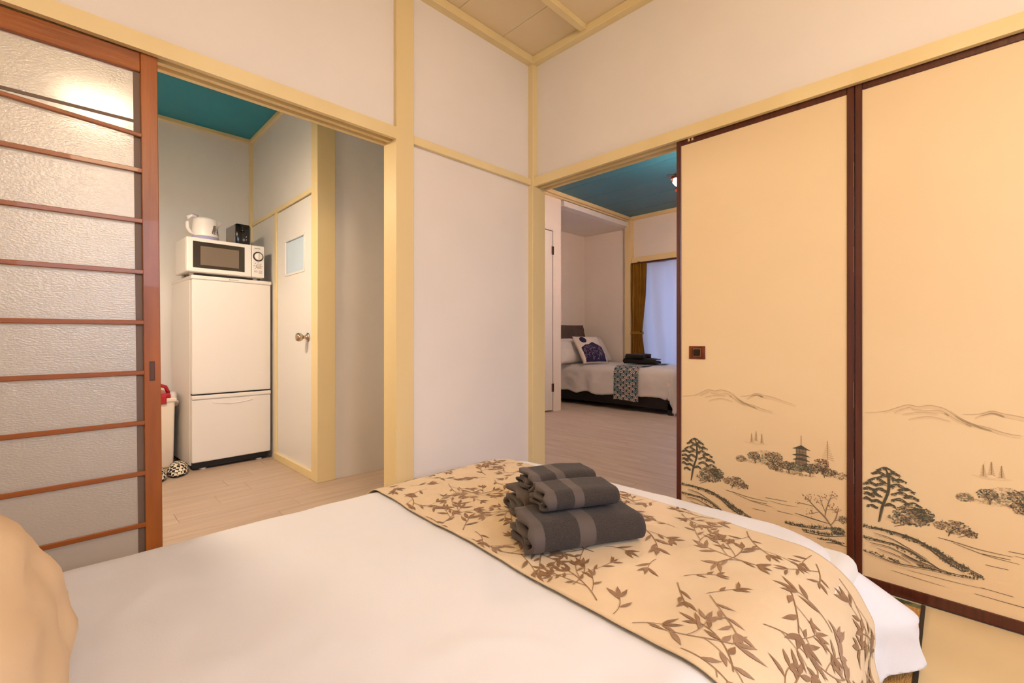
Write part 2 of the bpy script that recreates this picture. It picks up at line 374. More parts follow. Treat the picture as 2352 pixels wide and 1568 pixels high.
# ------------------------------------------------------------------ the other room's shell
FZ = 2.66
struct('wall_far_room_back', [(4.0, 4.15, 1.62, 2.7, -.1, 2.9), (4.0, 4.15, -3.2, -1.0, -.1, 2.9), (4.0, 4.15, -1.0, 1.62, 1.97, 2.9), (4.0, 4.15, -1.0, 1.62, -.1, .06)], 'plaster', 'white wall of the far room with the curtained window')
struct('wall_far_room_left', [(.05, 1.44, 1.75, 1.9, -.1, 2.8), (2.27, 2.42, 1.75, 1.9, -.1, 2.8), (1.44, 2.27, 1.75, 1.9, 2.185, 2.8), (1.40, 2.40, 1.9, 1.95, -.1, 2.8)], 'plaster', 'white wall with a flush door beside the bed alcove')
struct('wall_alcove', [(2.28, 4.1, 2.55, 2.7, -.1, 2.8), (2.30, 2.42, 1.9, 2.6, -.1, 2.8)], 'plaster', 'white walls of the bed alcove')
struct('ceiling_alcove', [(2.40, 4.05, 1.80, 2.6, 2.505, 2.6)], 'plaster', 'low white ceiling of the bed alcove')
struct('wall_far_room_near', [(.0, 4.1, -3.3, -3.1, -.1, 2.9)], 'plaster', 'side wall of the far room')
struct('wall_far_room_front', [(.09, .12, -3.2, 1.9, 1.80, 2.9), (.0, .1, -3.2, .1, 2.6, 2.9)], 'plaster', 'wall above the painted doors on the far room side')
struct('trim_13', [(.1, 4.0, 1.70, 1.76, 2.615, FZ), (.1, 4.0, 1.715, 1.76, 2.590, 2.610)], 'cream_paint', 'cream moulding under the teal ceiling over the alcove', .002)
struct('trim_14', [(2.42, 4.0, 1.70, 1.80, 2.505, 2.572)], 'white_paint', 'white lip under the moulding of the bed alcove', .004)
struct('trim_15', [(3.955, 4.0, -3.1, 1.70, 2.61, FZ)], 'cream_paint', 'cream moulding under the teal ceiling over the window', .002)
struct('trim_16', [(3.90, 4.0, 1.665, 1.76, 0, 2.60)], 'cream_paint', 'cream post at the edge of the bed alcove', .002)
struct('trim_17', [(3.945, 4.0, -1.4, 1.665, 1.975, 2.06)], 'cream_paint', 'cream rail above the curtained window', .002)
tc_ = struct('ceiling_far_room', [(.09, 4.05, -3.2, 1.8, FZ + .012, FZ + .12)], 'black_matte', 'teal boarded ceiling of the far room')
bd = box('ceiling_board', -.2235, .2235, -2.45, 2.45, 0, .014, 'teal_board', tc_, .003)
for i in range(9):
    o = bd if i == 0 else bpy.data.objects.new('ceiling_board', bd.data)
    if i: COL.objects.link(o); o.parent = tc_
    o.location = (.30 + .452 * i, -.69, FZ)
ff = struct('floor', [(.0, 4.0, -3.1, 2.55, -.14, -.008)], 'gap', 'pale wood plank floor of the far room')
pk2 = box('plank', -.0772, .0772, -.4495, .4495, -.008, 0, 'plank_y', ff, .0008)
first = True
for i in range(26):
    x = .02 + .155 * i + .0775
    s = random.random() * .9
    k = -3.1 - s
    while k < 2.55:
        if not (x < 2.4 and k > 1.75):
            o = pk2 if first else bpy.data.objects.new('plank', pk2.data)
            if not first: COL.objects.link(o); o.parent = ff
            first = False; o.location = (x, k + .45, random.uniform(-.0004, .0004))
        k += .9
d = thing('door_3', 'flush white door with two dark hinges beside the bed alcove', None, (1.45, 1.752, .02), 0, None, 'structure')
box('door_leaf', 0, .81, 0, .04, 0, 2.155, 'white_paint', d, .002)
for z in (.267, 1.925): box('hinge', .795, .835, -.006, .01, z - .05, z + .05, 'hinge', d, .003)
lathe('knob', [(.001, 0), (.026, 0), (.026, .006), (.010, .010), (.010, .035), (.024, .045), (.026, .06), (.018, .07), (.001, .071)], 'knob_metal', d, 24, Matrix.Translation((.07, 0, .93)) @ Matrix.Rotation(R(90), 4, 'X'))
wn = thing('window_2', 'tall window behind the sheer curtain', None, (4.08, .31, .06), 0, None, 'structure')
for a in ((-1.31, 1.31, 0, .05), (-1.31, 1.31, 1.86, 1.91), (-1.31, -1.26, .05, 1.86), (1.26, 1.31, .05, 1.86), (-.03, .03, .05, 1.86)):
    box('window_frame', -.03, .03, a[0], a[1], a[2], a[3], 'brushed', wn, .003)
for a in ((-1.26, -.03), (.03, 1.26)): box('pane', -.003, .003, a[0], a[1], .05, 1.86, 'window_glass', wn)

# ------------------------------------------------------------------ glazed sliding door
d = thing('door_1', 'brown wooden sliding door with frosted glass and thin horizontal slats', None, (-1.7455, .012, .004), 0, None, 'structure')
d.rotation_euler = (0, -.0090, 0)
box('stile', -.043, 0, 0, .028, 0, 1.762, 'brown_wood', d, .002)
box('stile', -.93, -.887, 0, .028, 0, 1.762, 'brown_wood', d, .002)
box('top_rail', -.887, -.043, .001, .027, 1.700, 1.760, 'brown_wood_h', d, .002)
box('bottom_rail', -.887, -.043, .001, .027, 0, .12, 'brown_wood_h', d, .002)
box('glass_pane', -.89, -.040, .014, .018, .10, 1.71, 'frosted_glass', d)
box('dark_glass_band', -.060, -.043, .010, .0135, .12, 1.70, 'dark_glass_band', d)  # added strip: imitates the stile's dark image in the glass, no glazing part
sl = None
for z in (1.390, 1.232, 1.072, .913, .755, .597, .438, .275):
    if sl is None: o = sl = box('slat', -.887, -.041, -.002, .009, -.007, .007, 'brown_wood_h', d, .0015)
    else:
        o = bpy.data.objects.new('slat', sl.data); COL.objects.link(o); o.parent = d
    o.location = (0, 0, z)
bm = bmesh.new(); bm_box(bm, -.846, 0, -.004, .008, -.006, .006, .0015)
o = bmobj('slat', bm, 'brown_wood_h', d); o.location = (-.041, 0, 1.500); o.rotation_euler = (0, R(4.6), 0); o['label'] = 'slat that has come loose and hangs askew'
box('slat_mark', -.887, -.043, .0105, .0138, 1.540, 1.549, 'dark_glass_band', d)
boxes('finger_pull', [(-.029, -.015, -.0012, .002, .728, .79)], 'black_matte', d).data.materials[0] = MATS['lacquer_frame']
box('finger_pull_recess', -.0265, -.0175, -.0016, .001, .732, .786, 'bed_base', d)

# ------------------------------------------------------------------ painted sliding doors
def ribbon(vs, fs, pts, wd, x, taper=True):
    """a brush stroke in the (u, v) plane: u runs towards -y, v up; x is the height above the paper"""
    n = len(pts); b = len(vs)
    for i, (u, v) in enumerate(pts):
        a = pts[max(i - 1, 0)]; c = pts[min(i + 1, n - 1)]
        du, dv = c[0] - a[0], c[1] - a[1]; l = math.hypot(du, dv) or 1
        k = wd * (.35 + .65 * math.sin(math.pi * (i + .35) / (n - .3))) if taper else wd
        vs.append((x, -(u - dv / l * k / 2), v + du / l * k / 2)); vs.append((x, -(u + dv / l * k / 2), v - du / l * k / 2))
    for i in range(n - 1): fs.append((b + 2 * i, b + 2 * i + 1, b + 2 * i + 3, b + 2 * i + 2))
def spline(pts, k=5):
    out = []
    P = [pts[0]] + list(pts) + [pts[-1]]
    for i in range(1, len(P) - 2):
        for s in range(k):
            t = s / k
            f = lambda a, b, c, d_: .5 * ((2 * b) + (-a + c) * t + (2 * a - 5 * b + 4 * c - d_) * t * t + (-a + 3 * b - 3 * c + d_) * t ** 3)
            out.append((f(P[i - 1][0], P[i][0], P[i + 1][0], P[i + 2][0]), f(P[i - 1][1], P[i][1], P[i + 1][1], P[i + 2][1])))
    out.append(pts[-1]); return out
def ink_meshes():
    random.seed(11); rr = random.uniform
    S = {k: ([], []) for k in ('ink_dark', 'ink_green', 'ink_mid', 'ink_pale', 'ink_pale2', 'ink_red')}
    xs = {'ink_pale': -.0006, 'ink_pale2': -.0008, 'ink_green': -.0010, 'ink_mid': -.0012, 'ink_red': -.0014, 'ink_dark': -.0016}
    UM = .622
    def st(m, pts, wd, sp=True, jit=0):
        p = spline(pts) if sp and len(pts) > 2 else pts
        if jit: p = [(a + rr(-jit, jit), b + rr(-jit, jit)) for a, b in p]
        p = [q for q in p if 0.002 < q[0] < UM]
        if len(p) > 1: ribbon(*S[m], p, wd, xs[m])
    def blob(m, u, v, a, b):
        if not (a < u < UM - a): return
        vs, fs = S[m]; k = len(vs); n = 7
        for i in range(n):
            t = 2 * math.pi * i / n; q = rr(.6, 1.25)
            vs.append((xs[m], -(u + a * q * math.cos(t)), v + b * q * math.sin(t)))
        fs.append(tuple(range(k, k + n)))
    def crown(u, v, a, b, n, mats, sz=.006):
        for _ in range(int(n * .12)):
            t = rr(0, 6.28); q = math.sqrt(rr(0, .8)); blob('ink_pale' if 'ink_dark' not in mats else 'ink_pale2', u + a * q * math.cos(t), v + b * q * math.sin(t), sz * 1.9, sz * 1.2)
        for _ in range(int(n * 2.5)):
            t = rr(0, 6.28); q = math.sqrt(rr(0, 1)); g = .6 + .4 * math.sin(u * 900 + 7 * t)
            blob(random.choice(mats), u + a * q * math.cos(t), v + b * q * math.sin(t), sz * rr(.22, .62), sz * rr(.16, .42))
    # hills far away: pale wash strokes
    for pts in ([(.007, .608), (.06, .618), (.091, .633), (.122, .647), (.147, .643), (.176, .650), (.209, .643), (.233, .625), (.269, .604), (.305, .596), (.339, .585), (.373, .580)],
                [(.251, .629), (.287, .635), (.314, .647), (.339, .641), (.369, .637), (.406, .626), (.454, .612)]):
        st('ink_pale2', pts, .0028); st('ink_pale', [(a, b - .006) for a, b in pts[1:]], .010)
    for pts in ([(.086, .615), (.127, .638)], [(.107, .611), (.157, .623), (.195, .622)], [(.122, .595), (.147, .605), (.181, .611), (.223, .602)],
                [(.223, .636), (.247, .614), (.278, .598), (.314, .585)], [(.278, .619), (.314, .639), (.339, .632)], [(.21, .628), (.24, .606), (.27, .594)], [(.13, .632), (.16, .628), (.2, .632), (.22, .622)]):
        st('ink_pale', pts, .008); st('ink_pale2', [(a, b + .003) for a, b in pts], .0018)
    # three distant firs
    for u, v0, v1 in ((.296, .448, .481), (.313, .455, .492), (.334, .450, .484)):
        for k in range(8):
            t = k / 7; wd = .007 * (1 - t) + .001
            st('ink_pale2', [(u - wd, v0 + (v1 - v0) * t - .002), (u, v0 + (v1 - v0) * t + .001), (u + wd, v0 + (v1 - v0) * t - .002)], .003, False)
        st('ink_mid', [(u, v0), (u, v1)], .0018, False)
    st('ink_pale', [(.27, .445), (.31, .442), (.355, .447)], .006)
    # the tall pine on the left
    st('ink_dark', [(.045, .236), (.055, .293), (.071, .348), (.071, .399), (.063, .424)], .008); st('ink_mid', [(.049, .24), (.060, .30), (.074, .35)], .004)
    for u, v, a in ((.063, .425, .024), (.045, .408, .020), (.085, .412, .020), (.068, .400, .03), (.100, .393, .018), (.04, .385, .026), (.095, .375, .024), (.022, .368, .018), (.06, .372, .024), (.118, .366, .02),
                    (.018, .348, .022), (.05, .352, .02), (.105, .350, .026), (.128, .344, .02), (.014, .330, .02), (.035, .332, .02), (.10, .328, .022), (.135, .322, .022), (.012, .312, .018), (.04, .31, .016), (.075, .305, .014),
                    (.145, .305, .02), (.028, .29, .014)):
        a_ = a
        for _ in range(6):
            du = rr(-a_, a_) * .8; blob('ink_pale2', u + du, v - abs(du) * .45 - .003, rr(.005, .009), rr(.003, .005))
        for _ in range(42):
            du = rr(-a_, a_); blob(random.choice(['ink_dark', 'ink_dark', 'ink_green']), u + du, v - abs(du) * .45 + rr(-.004, .004), rr(.0016, .0042), rr(.001, .0022))
        st('ink_dark', [(u - a_, v - a_ * .45), (u, v + .003), (u + a_, v - a_ * .4)], .003)
    # round-crowned trees below it
    crown(.132, .280, .050, .032, 150, ['ink_dark', 'ink_green', 'ink_mid'], .006); crown(.165, .290, .022, .022, 60, ['ink_dark', 'ink_green'], .006); crown(.10, .26, .03, .02, 40, ['ink_mid', 'ink_green'], .006)
    st('ink_mid', [(.086, .233), (.115, .25), (.13, .275), (.15, .292)], .004); st('ink_mid', [(.105, .243), (.12, .262), (.105, .282)], .003)
    crown(.233, .272, .040, .022, 90, ['ink_mid', 'ink_mid', 'ink_pale2', 'ink_dark'], .005); crown(.27, .262, .016, .012, 30, ['ink_mid', 'ink_dark'], .005); crown(.198, .268, .016, .012, 30, ['ink_pale2', 'ink_mid'], .005)
    st('ink_dark', [(.219, .240), (.224, .256), (.24, .272)], .0035); st('ink_mid', [(.24, .243), (.255, .252), (.268, .262)], .0025)
    # the bank
    for pts, wd in (([(-.004, .213), (.055, .215), (.122, .210), (.181, .190), (.233, .164), (.296, .140)], .004), ([(-.004, .170), (.055, .174), (.107, .170), (.166, .145), (.2, .128)], .004),
                    ([(.081, .216), (.147, .205), (.195, .170), (.251, .140)], .0035), ([(.03, .196), (.08, .190), (.13, .168), (.17, .150)], .002), ([(.02, .158), (.07, .160), (.12, .144), (.16, .126)], .002),
                    ([(-.004, .128), (.046, .118), (.096, .112), (.181, .122), (.27, .128)], .0025), ([(.1, .152), (.15, .136), (.22, .126)], .003), ([(.17, .196), (.21, .170), (.25, .150)], .002), ([(.04, .145), (.09, .138), (.13, .124)], .0018)):
        st('ink_dark', pts, wd, jit=.0006); st('ink_mid', [(a + .004, b - .005) for a, b in pts], wd * .7)
        st('ink_pale', [(a + .004, b - .010) for a, b in pts], .008)
    def grass(pts, n, h, spread):
        p = spline(pts, 8)
        for _ in range(n):
            u, v = random.choice(p); u += rr(-.006, .006); v += rr(-spread, spread)
            blob(random.choice(['ink_dark', 'ink_dark', 'ink_green']), u, v, rr(.001, .0036), rr(.0008, .0022))
            if random.random() < .4: st('ink_dark', [(u, v), (u + rr(-.003, .003), v + rr(.4, 1) * h)], .0012, False)
    grass([(.0, .212), (.04, .213), (.08, .207)], 90, .008, .005); grass([(.11, .205), (.16, .196), (.2, .178), (.235, .16), (.26, .15)], 170, .008, .007); grass([(.0, .172), (.05, .172), (.1, .165), (.16, .14)], 90, .006, .005)
    grass([(.2, .165), (.24, .146), (.29, .136)], 90, .010, .004); grass([(.0, .128), (.06, .122), (.1, .116)], 60, .006, .004); grass([(.15, .124), (.22, .122), (.28, .13)], 80, .006, .003)
    # water and far shore
    for pts, wd in (([(.195, .229), (.233, .226), (.287, .22), (.356, .22)], .003), ([(.292, .209), (.352, .21)], .0022), ([(.348, .234), (.422, .237)], .0022), ([(.30, .178), (.348, .179)], .002), ([(.39, .192), (.442, .192)], .002),
                    ([(.08, .083), (.15, .079), (.21, .077)], .0016), ([(.29, .105), (.358, .103)], .002), ([(.277, .081), (.379, .080), (.42, .082)], .002), ([(.12, .098), (.24, .10), (.30, .104)], .0014), ([(.23, .222), (.30, .207), (.37, .203)], .002), ([(.36, .225), (.41, .222), (.46, .226)], .0014)):
        st('ink_mid', pts, wd); st('ink_dark', pts[:2] if len(pts) > 2 else pts, wd * .5)
    # the wooded island with the pagoda
    for u, v, a, b, n, ms in ((.256, .372, .020, .014, 45, ['ink_mid', 'ink_green', 'ink_pale2']), (.305, .392, .024, .018, 55, ['ink_mid', 'ink_dark', 'ink_green']), (.338, .386, .02, .016, 40, ['ink_green', 'ink_pale2']), (.377, .400, .032, .022, 90, ['ink_mid', 'ink_dark', 'ink_green']),
                              (.381, .368, .032, .018, 80, ['ink_mid', 'ink_dark', 'ink_pale2']), (.422, .376, .026, .016, 70, ['ink_dark', 'ink_green', 'ink_mid']), (.461, .378, .036, .018, 120, ['ink_green', 'ink_green', 'ink_dark']), (.503, .380, .030, .018, 90, ['ink_green', 'ink_dark', 'ink_mid']),
                              (.537, .402, .026, .022, 60, ['ink_mid', 'ink_dark', 'ink_red']), (.553, .378, .028, .016, 60, ['ink_mid', 'ink_dark']), (.59, .372, .024, .014, 40, ['ink_mid', 'ink_pale2']), (.44, .352, .08, .006, 70, ['ink_pale2', 'ink_pale', 'ink_mid']), (.30, .368, .05, .006, 40, ['ink_pale2', 'ink_pale']), (.35, .412, .04, .01, 30, ['ink_pale', 'ink_pale2'])):
        crown(u, v, a, b, n, ms, .005)
    for u, v in ((.377, .385), (.385, .36), (.43, .362), (.5, .366), (.54, .385), (.545, .37), (.31, .378)):
        for s in (-1, 1): st('ink_dark', [(u, v - .016), (u + s * .003, v), (u + s * .012, v + .014)], .0018)
    for m, pts, wd in (('ink_dark', [(.471, .464), (.471, .499)], .0018),):
        st(m, pts, wd, False)
    for v, wd in ((.447, .031), (.422, .031), (.405, .03)):
        vs, fs = S['ink_dark']; k = len(vs); x = xs['ink_dark']
        for du, dv in ((-wd, -.001), (-wd * .55, .006), (0, .016 if v > .44 else .009), (wd * .55, .006), (wd, -.001), (wd * .5, .0), (-wd * .5, .0)): vs.append((x, -(.471 + du), v + dv))
        fs.append(tuple(range(k, k + 7)))
    for v0, v1, hw in ((.426, .448, .016), (.408, .423, .017), (.388, .405, .018)):
        vs, fs = S['ink_mid']; k = len(vs); x = xs['ink_mid']
        for du, v in ((-hw, v0), (-hw, v1), (hw, v1), (hw, v0)): vs.append((x, -(.471 + du), v))
        fs.append((k, k + 1, k + 2, k + 3))
        for q in (-1, -.35, .35, 1): st('ink_dark', [(.471 + hw * q, v0), (.471 + hw * q, v1)], .0018, False)
        st('ink_dark', [(.471 - hw, (v0 + v1) / 2), (.471 + hw, (v0 + v1) / 2)], .0014, False)
    # distant fir right of the pagoda
    for k in range(9):
        t = k / 8; wd = .020 * (1 - t) + .001; v = .425 + .062 * t
        st('ink_pale2', [(.555 - wd, v - .003), (.555, v), (.555 + wd, v - .003)], .0028, False)
    st('ink_mid', [(.555, .42), (.555, .492)], .0014, False)
    # the bare tree
    for pts, wd in (([(.587, .161), (.565, .185), (.547, .21), (.515, .24), (.484, .272)], .005), ([(.547, .21), (.552, .245), (.569, .301)], .003), ([(.565, .185), (.58, .215), (.587, .25)], .003), ([(.515, .24), (.49, .243), (.461, .242)], .0022),
                    ([(.55, .225), (.54, .25), (.533, .275)], .002), ([(.53, .226), (.51, .215), (.496, .209)], .0022), ([(.56, .27), (.545, .285)], .0015), ([(.562, .28), (.58, .295)], .0015), ([(.5, .256), (.505, .275)], .0015), ([(.576, .205), (.595, .215), (.606, .225)], .002),
                    ([(.583, .235), (.57, .245)], .0013), ([(.505, .248), (.498, .262), (.488, .262)], .0013), ([(.54, .25), (.525, .262)], .0013), ([(.51, .215), (.5, .225)], .0013), ([(.553, .25), (.565, .262)], .0013), ([(.553, .24), (.575, .245)], .0013)):
        st('ink_mid', pts, wd)
        e = pts[-1]
        for _ in range(7): blob('ink_red', e[0] + rr(-.010, .010), e[1] + rr(-.010, .010), .0016, .0016)
    grass([(.42, .155), (.48, .160), (.555, .172)], 120, .010, .003); grass([(.48, .143), (.55, .150), (.60, .166)], 130, .008, .004); grass([(.53, .127), (.57, .132), (.6, .13)], 70, .006, .004); crown(.585, .172, .022, .012, 60, ['ink_dark', 'ink_green'], .005); crown(.6, .215, .014, .014, 30, ['ink_mid', 'ink_green'], .005)
    for pts in ([(.43, .15), (.52, .16), (.56, .172)], [(.48, .137), (.55, .142), (.61, .160)], [(.45, .20), (.5, .195), (.56, .19)], [(.55, .118), (.58, .125), (.615, .122)]):
        st('ink_dark', pts, .003); st('ink_pale', [(a, b - .008) for a, b in pts], .008)
    out = {}
    for m, (vs, fs) in S.items():
        me = bpy.data.meshes.new('painting'); me.from_pydata(vs, [], fs); me.materials.append(MATS[m]); out[m] = me
    return out
INK = ink_meshes()
def fusuma(num, y0, label, pull):
    """left (far) edge at y0, .655 wide, front face at x = .012"""
    d = thing('door_%d' % num, label, None, (.012, y0, .002), 0, None, 'structure'); W = .655; H = 1.770
    box('paper_panel', .003, .016, -W + .008, -.008, .01, H - .01, 'fusuma_paper', d)
    box('stile', -.002, .020, -.021, 0, 0, H, 'lacquer_frame', d, .002); box('stile', -.002, .020, -W, -W + .021, 0, H, 'lacquer_frame', d, .002)
    bm = bmesh.new(); bm_box(bm, -.001, .019, -W + .021, -.021, H - .034, H, .002); bmobj('top_rail', bm, 'lacquer_frame', d)
    bm = bmesh.new(); bm_box(bm, -.001, .019, -W + .021, -.021, 0, .036, .002); bmobj('bottom_rail', bm, 'lacquer_frame', d)
    for m, me in INK.items():
        o = bpy.data.objects.new('ink_painting', me); COL.objects.link(o); o.parent = d; o.location = (.003, -.021, -.002)
        if m == 'ink_dark': o['label'] = 'ink landscape of pines, hills, water and a pagoda'
    hk = box('finger_pull', -.001, .004, -.129, -.058, .776, .833, 'hikite_wood', d, .001); hk['label'] = 'square dark finger pull on a brown wooden plate'
    bm = bmesh.new(); bm_box(bm, -.0025, .002, -.115, -.072, .783, .826, .006, 3); bmobj('pull_rim', bm, 'hikite_rim', hk)
    bm = bmesh.new(); bm_box(bm, -.0032, .002, -.1115, -.0755, .7865, .8225, .005, 3); bmobj('pull_cup', bm, 'hikite_metal', hk)
    for z in (.35, .62, 1.1, 1.4): box('scuff', -.0026, -.001, -W + .0005, -W + .002, z, z + .09, 'worn_edge', d)
    if pull:
        for y in (-.062, -.078): box('scuff', -.0026, 0, y, y + .008, H - .024, H - .012, 'ink_pale', d)
    return d
fusuma(4, -.879, 'painted sliding door with ink landscape, nearer the open doorway', True)
f5 = fusuma(5, -1.536, 'painted sliding door with ink landscape, at the right edge of the photo', False)
for ch in [c for c in f5.children if c.name.startswith('finger_pull')]:
    for g in list(ch.children): bpy.data.objects.remove(g)
    bpy.data.objects.remove(ch)
fusuma(6, -2.193, 'painted sliding door farthest from the open doorway, out of the photo', False)
# worn white marks on the first door's top rail
struct('wall_right', [(.012, .05, -3.15, -2.85, -.05, 1.77)], 'plaster', 'narrow plaster strip past the painted doors')

# ------------------------------------------------------------------ mat on the floor
mt = thing('straw_mat', 'orange woven rush mat with dark green patterned border under the bed', 'mat', (-1.2, -.90, .001), R(1.3))
box('weave', -1.14, 1.14, -.84, .84, 0, .005, 'goza', mt)
for a in ((1.14, 1.168, -.849, .849), (-1.168, -1.14, -.849, .849)): box('border', a[0], a[1], a[2], a[3], 0, .006, 'goza_border', mt)
for a in ((-1.168, 1.172, -.850, -.840), (-1.168, 1.172, .840, .850)): box('binding', a[0], a[1], a[2], a[3], .0002, .0068, 'goza_binding', mt)

# ------------------------------------------------------------------ the bed in the foreground
bd1 = thing('bed', 'low double bed under a white duvet in the foreground', 'bed', (-1.4, -.96, .0095))
box('base', -.98, .93, -.64, .64, 0, .12, 'bed_base', bd1, .01)
box('mattress', -.98, .93, -.66, .66, .12, .285, 'mattress', bd1, .04, 4, True)
ZT = .322; RR = .17; RC = .09; XI0, XI1, YI0, YI1 = -2.6, -.52, -1.49, -.36; EMAX = RR * math.pi / 2 + .115
def drape(u, v, off=0., wr=1.):
    """the duvet's surface: flat sheet coordinates to a point in the room"""
    qx = min(u, XI1 - RC); qy = max(YI0 + RC, min(YI1 - RC, v))
    dx, dy = u - qx, v - qy; l = math.hypot(dx, dy)
    n = fbm(u, v, 3.1, 2.2) * .006 + fbm(u, v, 7.7, 6.) * .0034 + .0022 * max(0, math.sin(u * 9 + 3 * v + 4 * fbm(u, v, 1.3, 1.5))) ** 6
    if l <= RC or l < 1e-6:
        return Vector((u, v, ZT + off + n * wr))
    ux, uy = dx / l, dy / l
    e = min(l - RC, EMAX)
    e0 = RR * math.pi / 2
    if e < e0:
        t = e / RR; h = (RR + off) * math.sin(t); dr = RR - (RR + off) * math.cos(t); nr = math.sin(t)
    else:
        h = RR + off + (e - e0) * .10; dr = RR + (e - e0) * .99; nr = 1
    k = min(1, e / e0)
    ang = math.atan2(uy, ux)
    s = u * abs(uy) + v * abs(ux) + ang * .35
    fold = (math.sin(s * 13 + 1.2) * .5 + math.sin(s * 29 + .4) * .25) * .020 * k * k * max(0, ux) + fbm(s, e * 2, 1.7, 5.) * .012 * k * wr
    if ux > 0 and uy < 0:      # the corner stands out, with a fold beside the runner
        fold += min(1, ux * 5) * (.125 * k ** 3 * math.exp(-((ang + R(58)) / R(17)) ** 2) - .018 * k * k * math.exp(-((ang + R(78)) / R(7)) ** 2) + .014 * k * k * math.sin(ang * 16) * math.exp(-((ang + R(45)) / R(30)) ** 2))
    hh = RC + h + fold * nr
    return Vector((qx + ux * hh, qy + uy * hh, ZT - dr + n * wr * (1 - k)))
def sheet(name, u0, u1, v0, v1, du, dv, off, mat, parent=None, edge=None, thick=.004, wr=1., fn=None, out=None):
    nu = int((u1 - u0) / du) + 1; nv = int((v1 - v0) / dv) + 1; vs = []; fs = []; far = []
    fn = fn or drape
    for i in range(nu + 1):
        for j in range(nv + 1):
            a, b = u0 + (u1 - u0) * i / nu, v0 + (v1 - v0) * j / nv
            if edge: a, b = edge(a, b)
            vs.append(fn(a, b, off, wr)); far.append(bool(out and out(a, b)))
    for i in range(nu):
        for j in range(nv):
            q = (i * (nv + 1) + j, (i + 1) * (nv + 1) + j, (i + 1) * (nv + 1) + j + 1, i * (nv + 1) + j + 1)
            if not all(far[k] for k in q): fs.append(q)
    bm = bmesh.new(); V = [bm.verts.new(p) for p in vs]; 
    for f in fs:
        try: bm.faces.new([V[i] for i in f])
        except ValueError: pass
    if out:
        bmesh.ops.delete(bm, geom=[v for v in bm.verts if not v.link_faces], context='VERTS'); bmesh.ops.remove_doubles(bm, verts=bm.verts, dist=1e-4)
    bm.normal_update()
    if sum(f.normal.z for f in bm.faces) < 0: bmesh.ops.reverse_faces(bm, faces=bm.faces[:])
    me = bpy.data.meshes.new(name); bm.to_mesh(me); bm.free()
    o = link(name, me, mat, parent, True)
    if thick:
        s = o.modifiers.new('thickness', 'SOLIDIFY'); s.thickness = thick; s.offset = -1
    return o
E_ = EMAX + .0
du = sheet('duvet', -2.40, XI1 + E_, YI0 - E_, YI1 + E_, .0095, .0095, -.003, 'duvet_white', None, None, .014, 1., None, lambda u, v: math.hypot(u - min(u, XI1 - RC), v - max(YI0 + RC, min(YI1 - RC, v))) > RC + EMAX + 1e-6)
tag(du, 'smooth white duvet spread over the low bed in the foreground', 'duvet')
# bed runner with printed leaves
RA = R(-3.3)
def run_uv(s, t):
    """runner coordinates (s across 0..0.70 from the pillow side, t along from the kitchen side) to sheet coordinates"""
    c, sn = math.cos(RA), math.sin(RA)
    x, y = s, -t
    return (-1.170 + x * c + y * sn * -1, -.10 + x * sn * .4 + y * c)
RW = .64; RL = 1.86
def run_fn(s, t, off, wr): 
    u, v = run_uv(s, t); return drape(u, v, off, wr)
rn = sheet('bed_runner', 0, RW, 0, RL, .009, .009, .0085, 'runner_cloth', None, None, .003, 1., run_fn)
tag(rn, 'beige bed runner printed with brown leafy sprays across the foreground bed', 'bed runner')
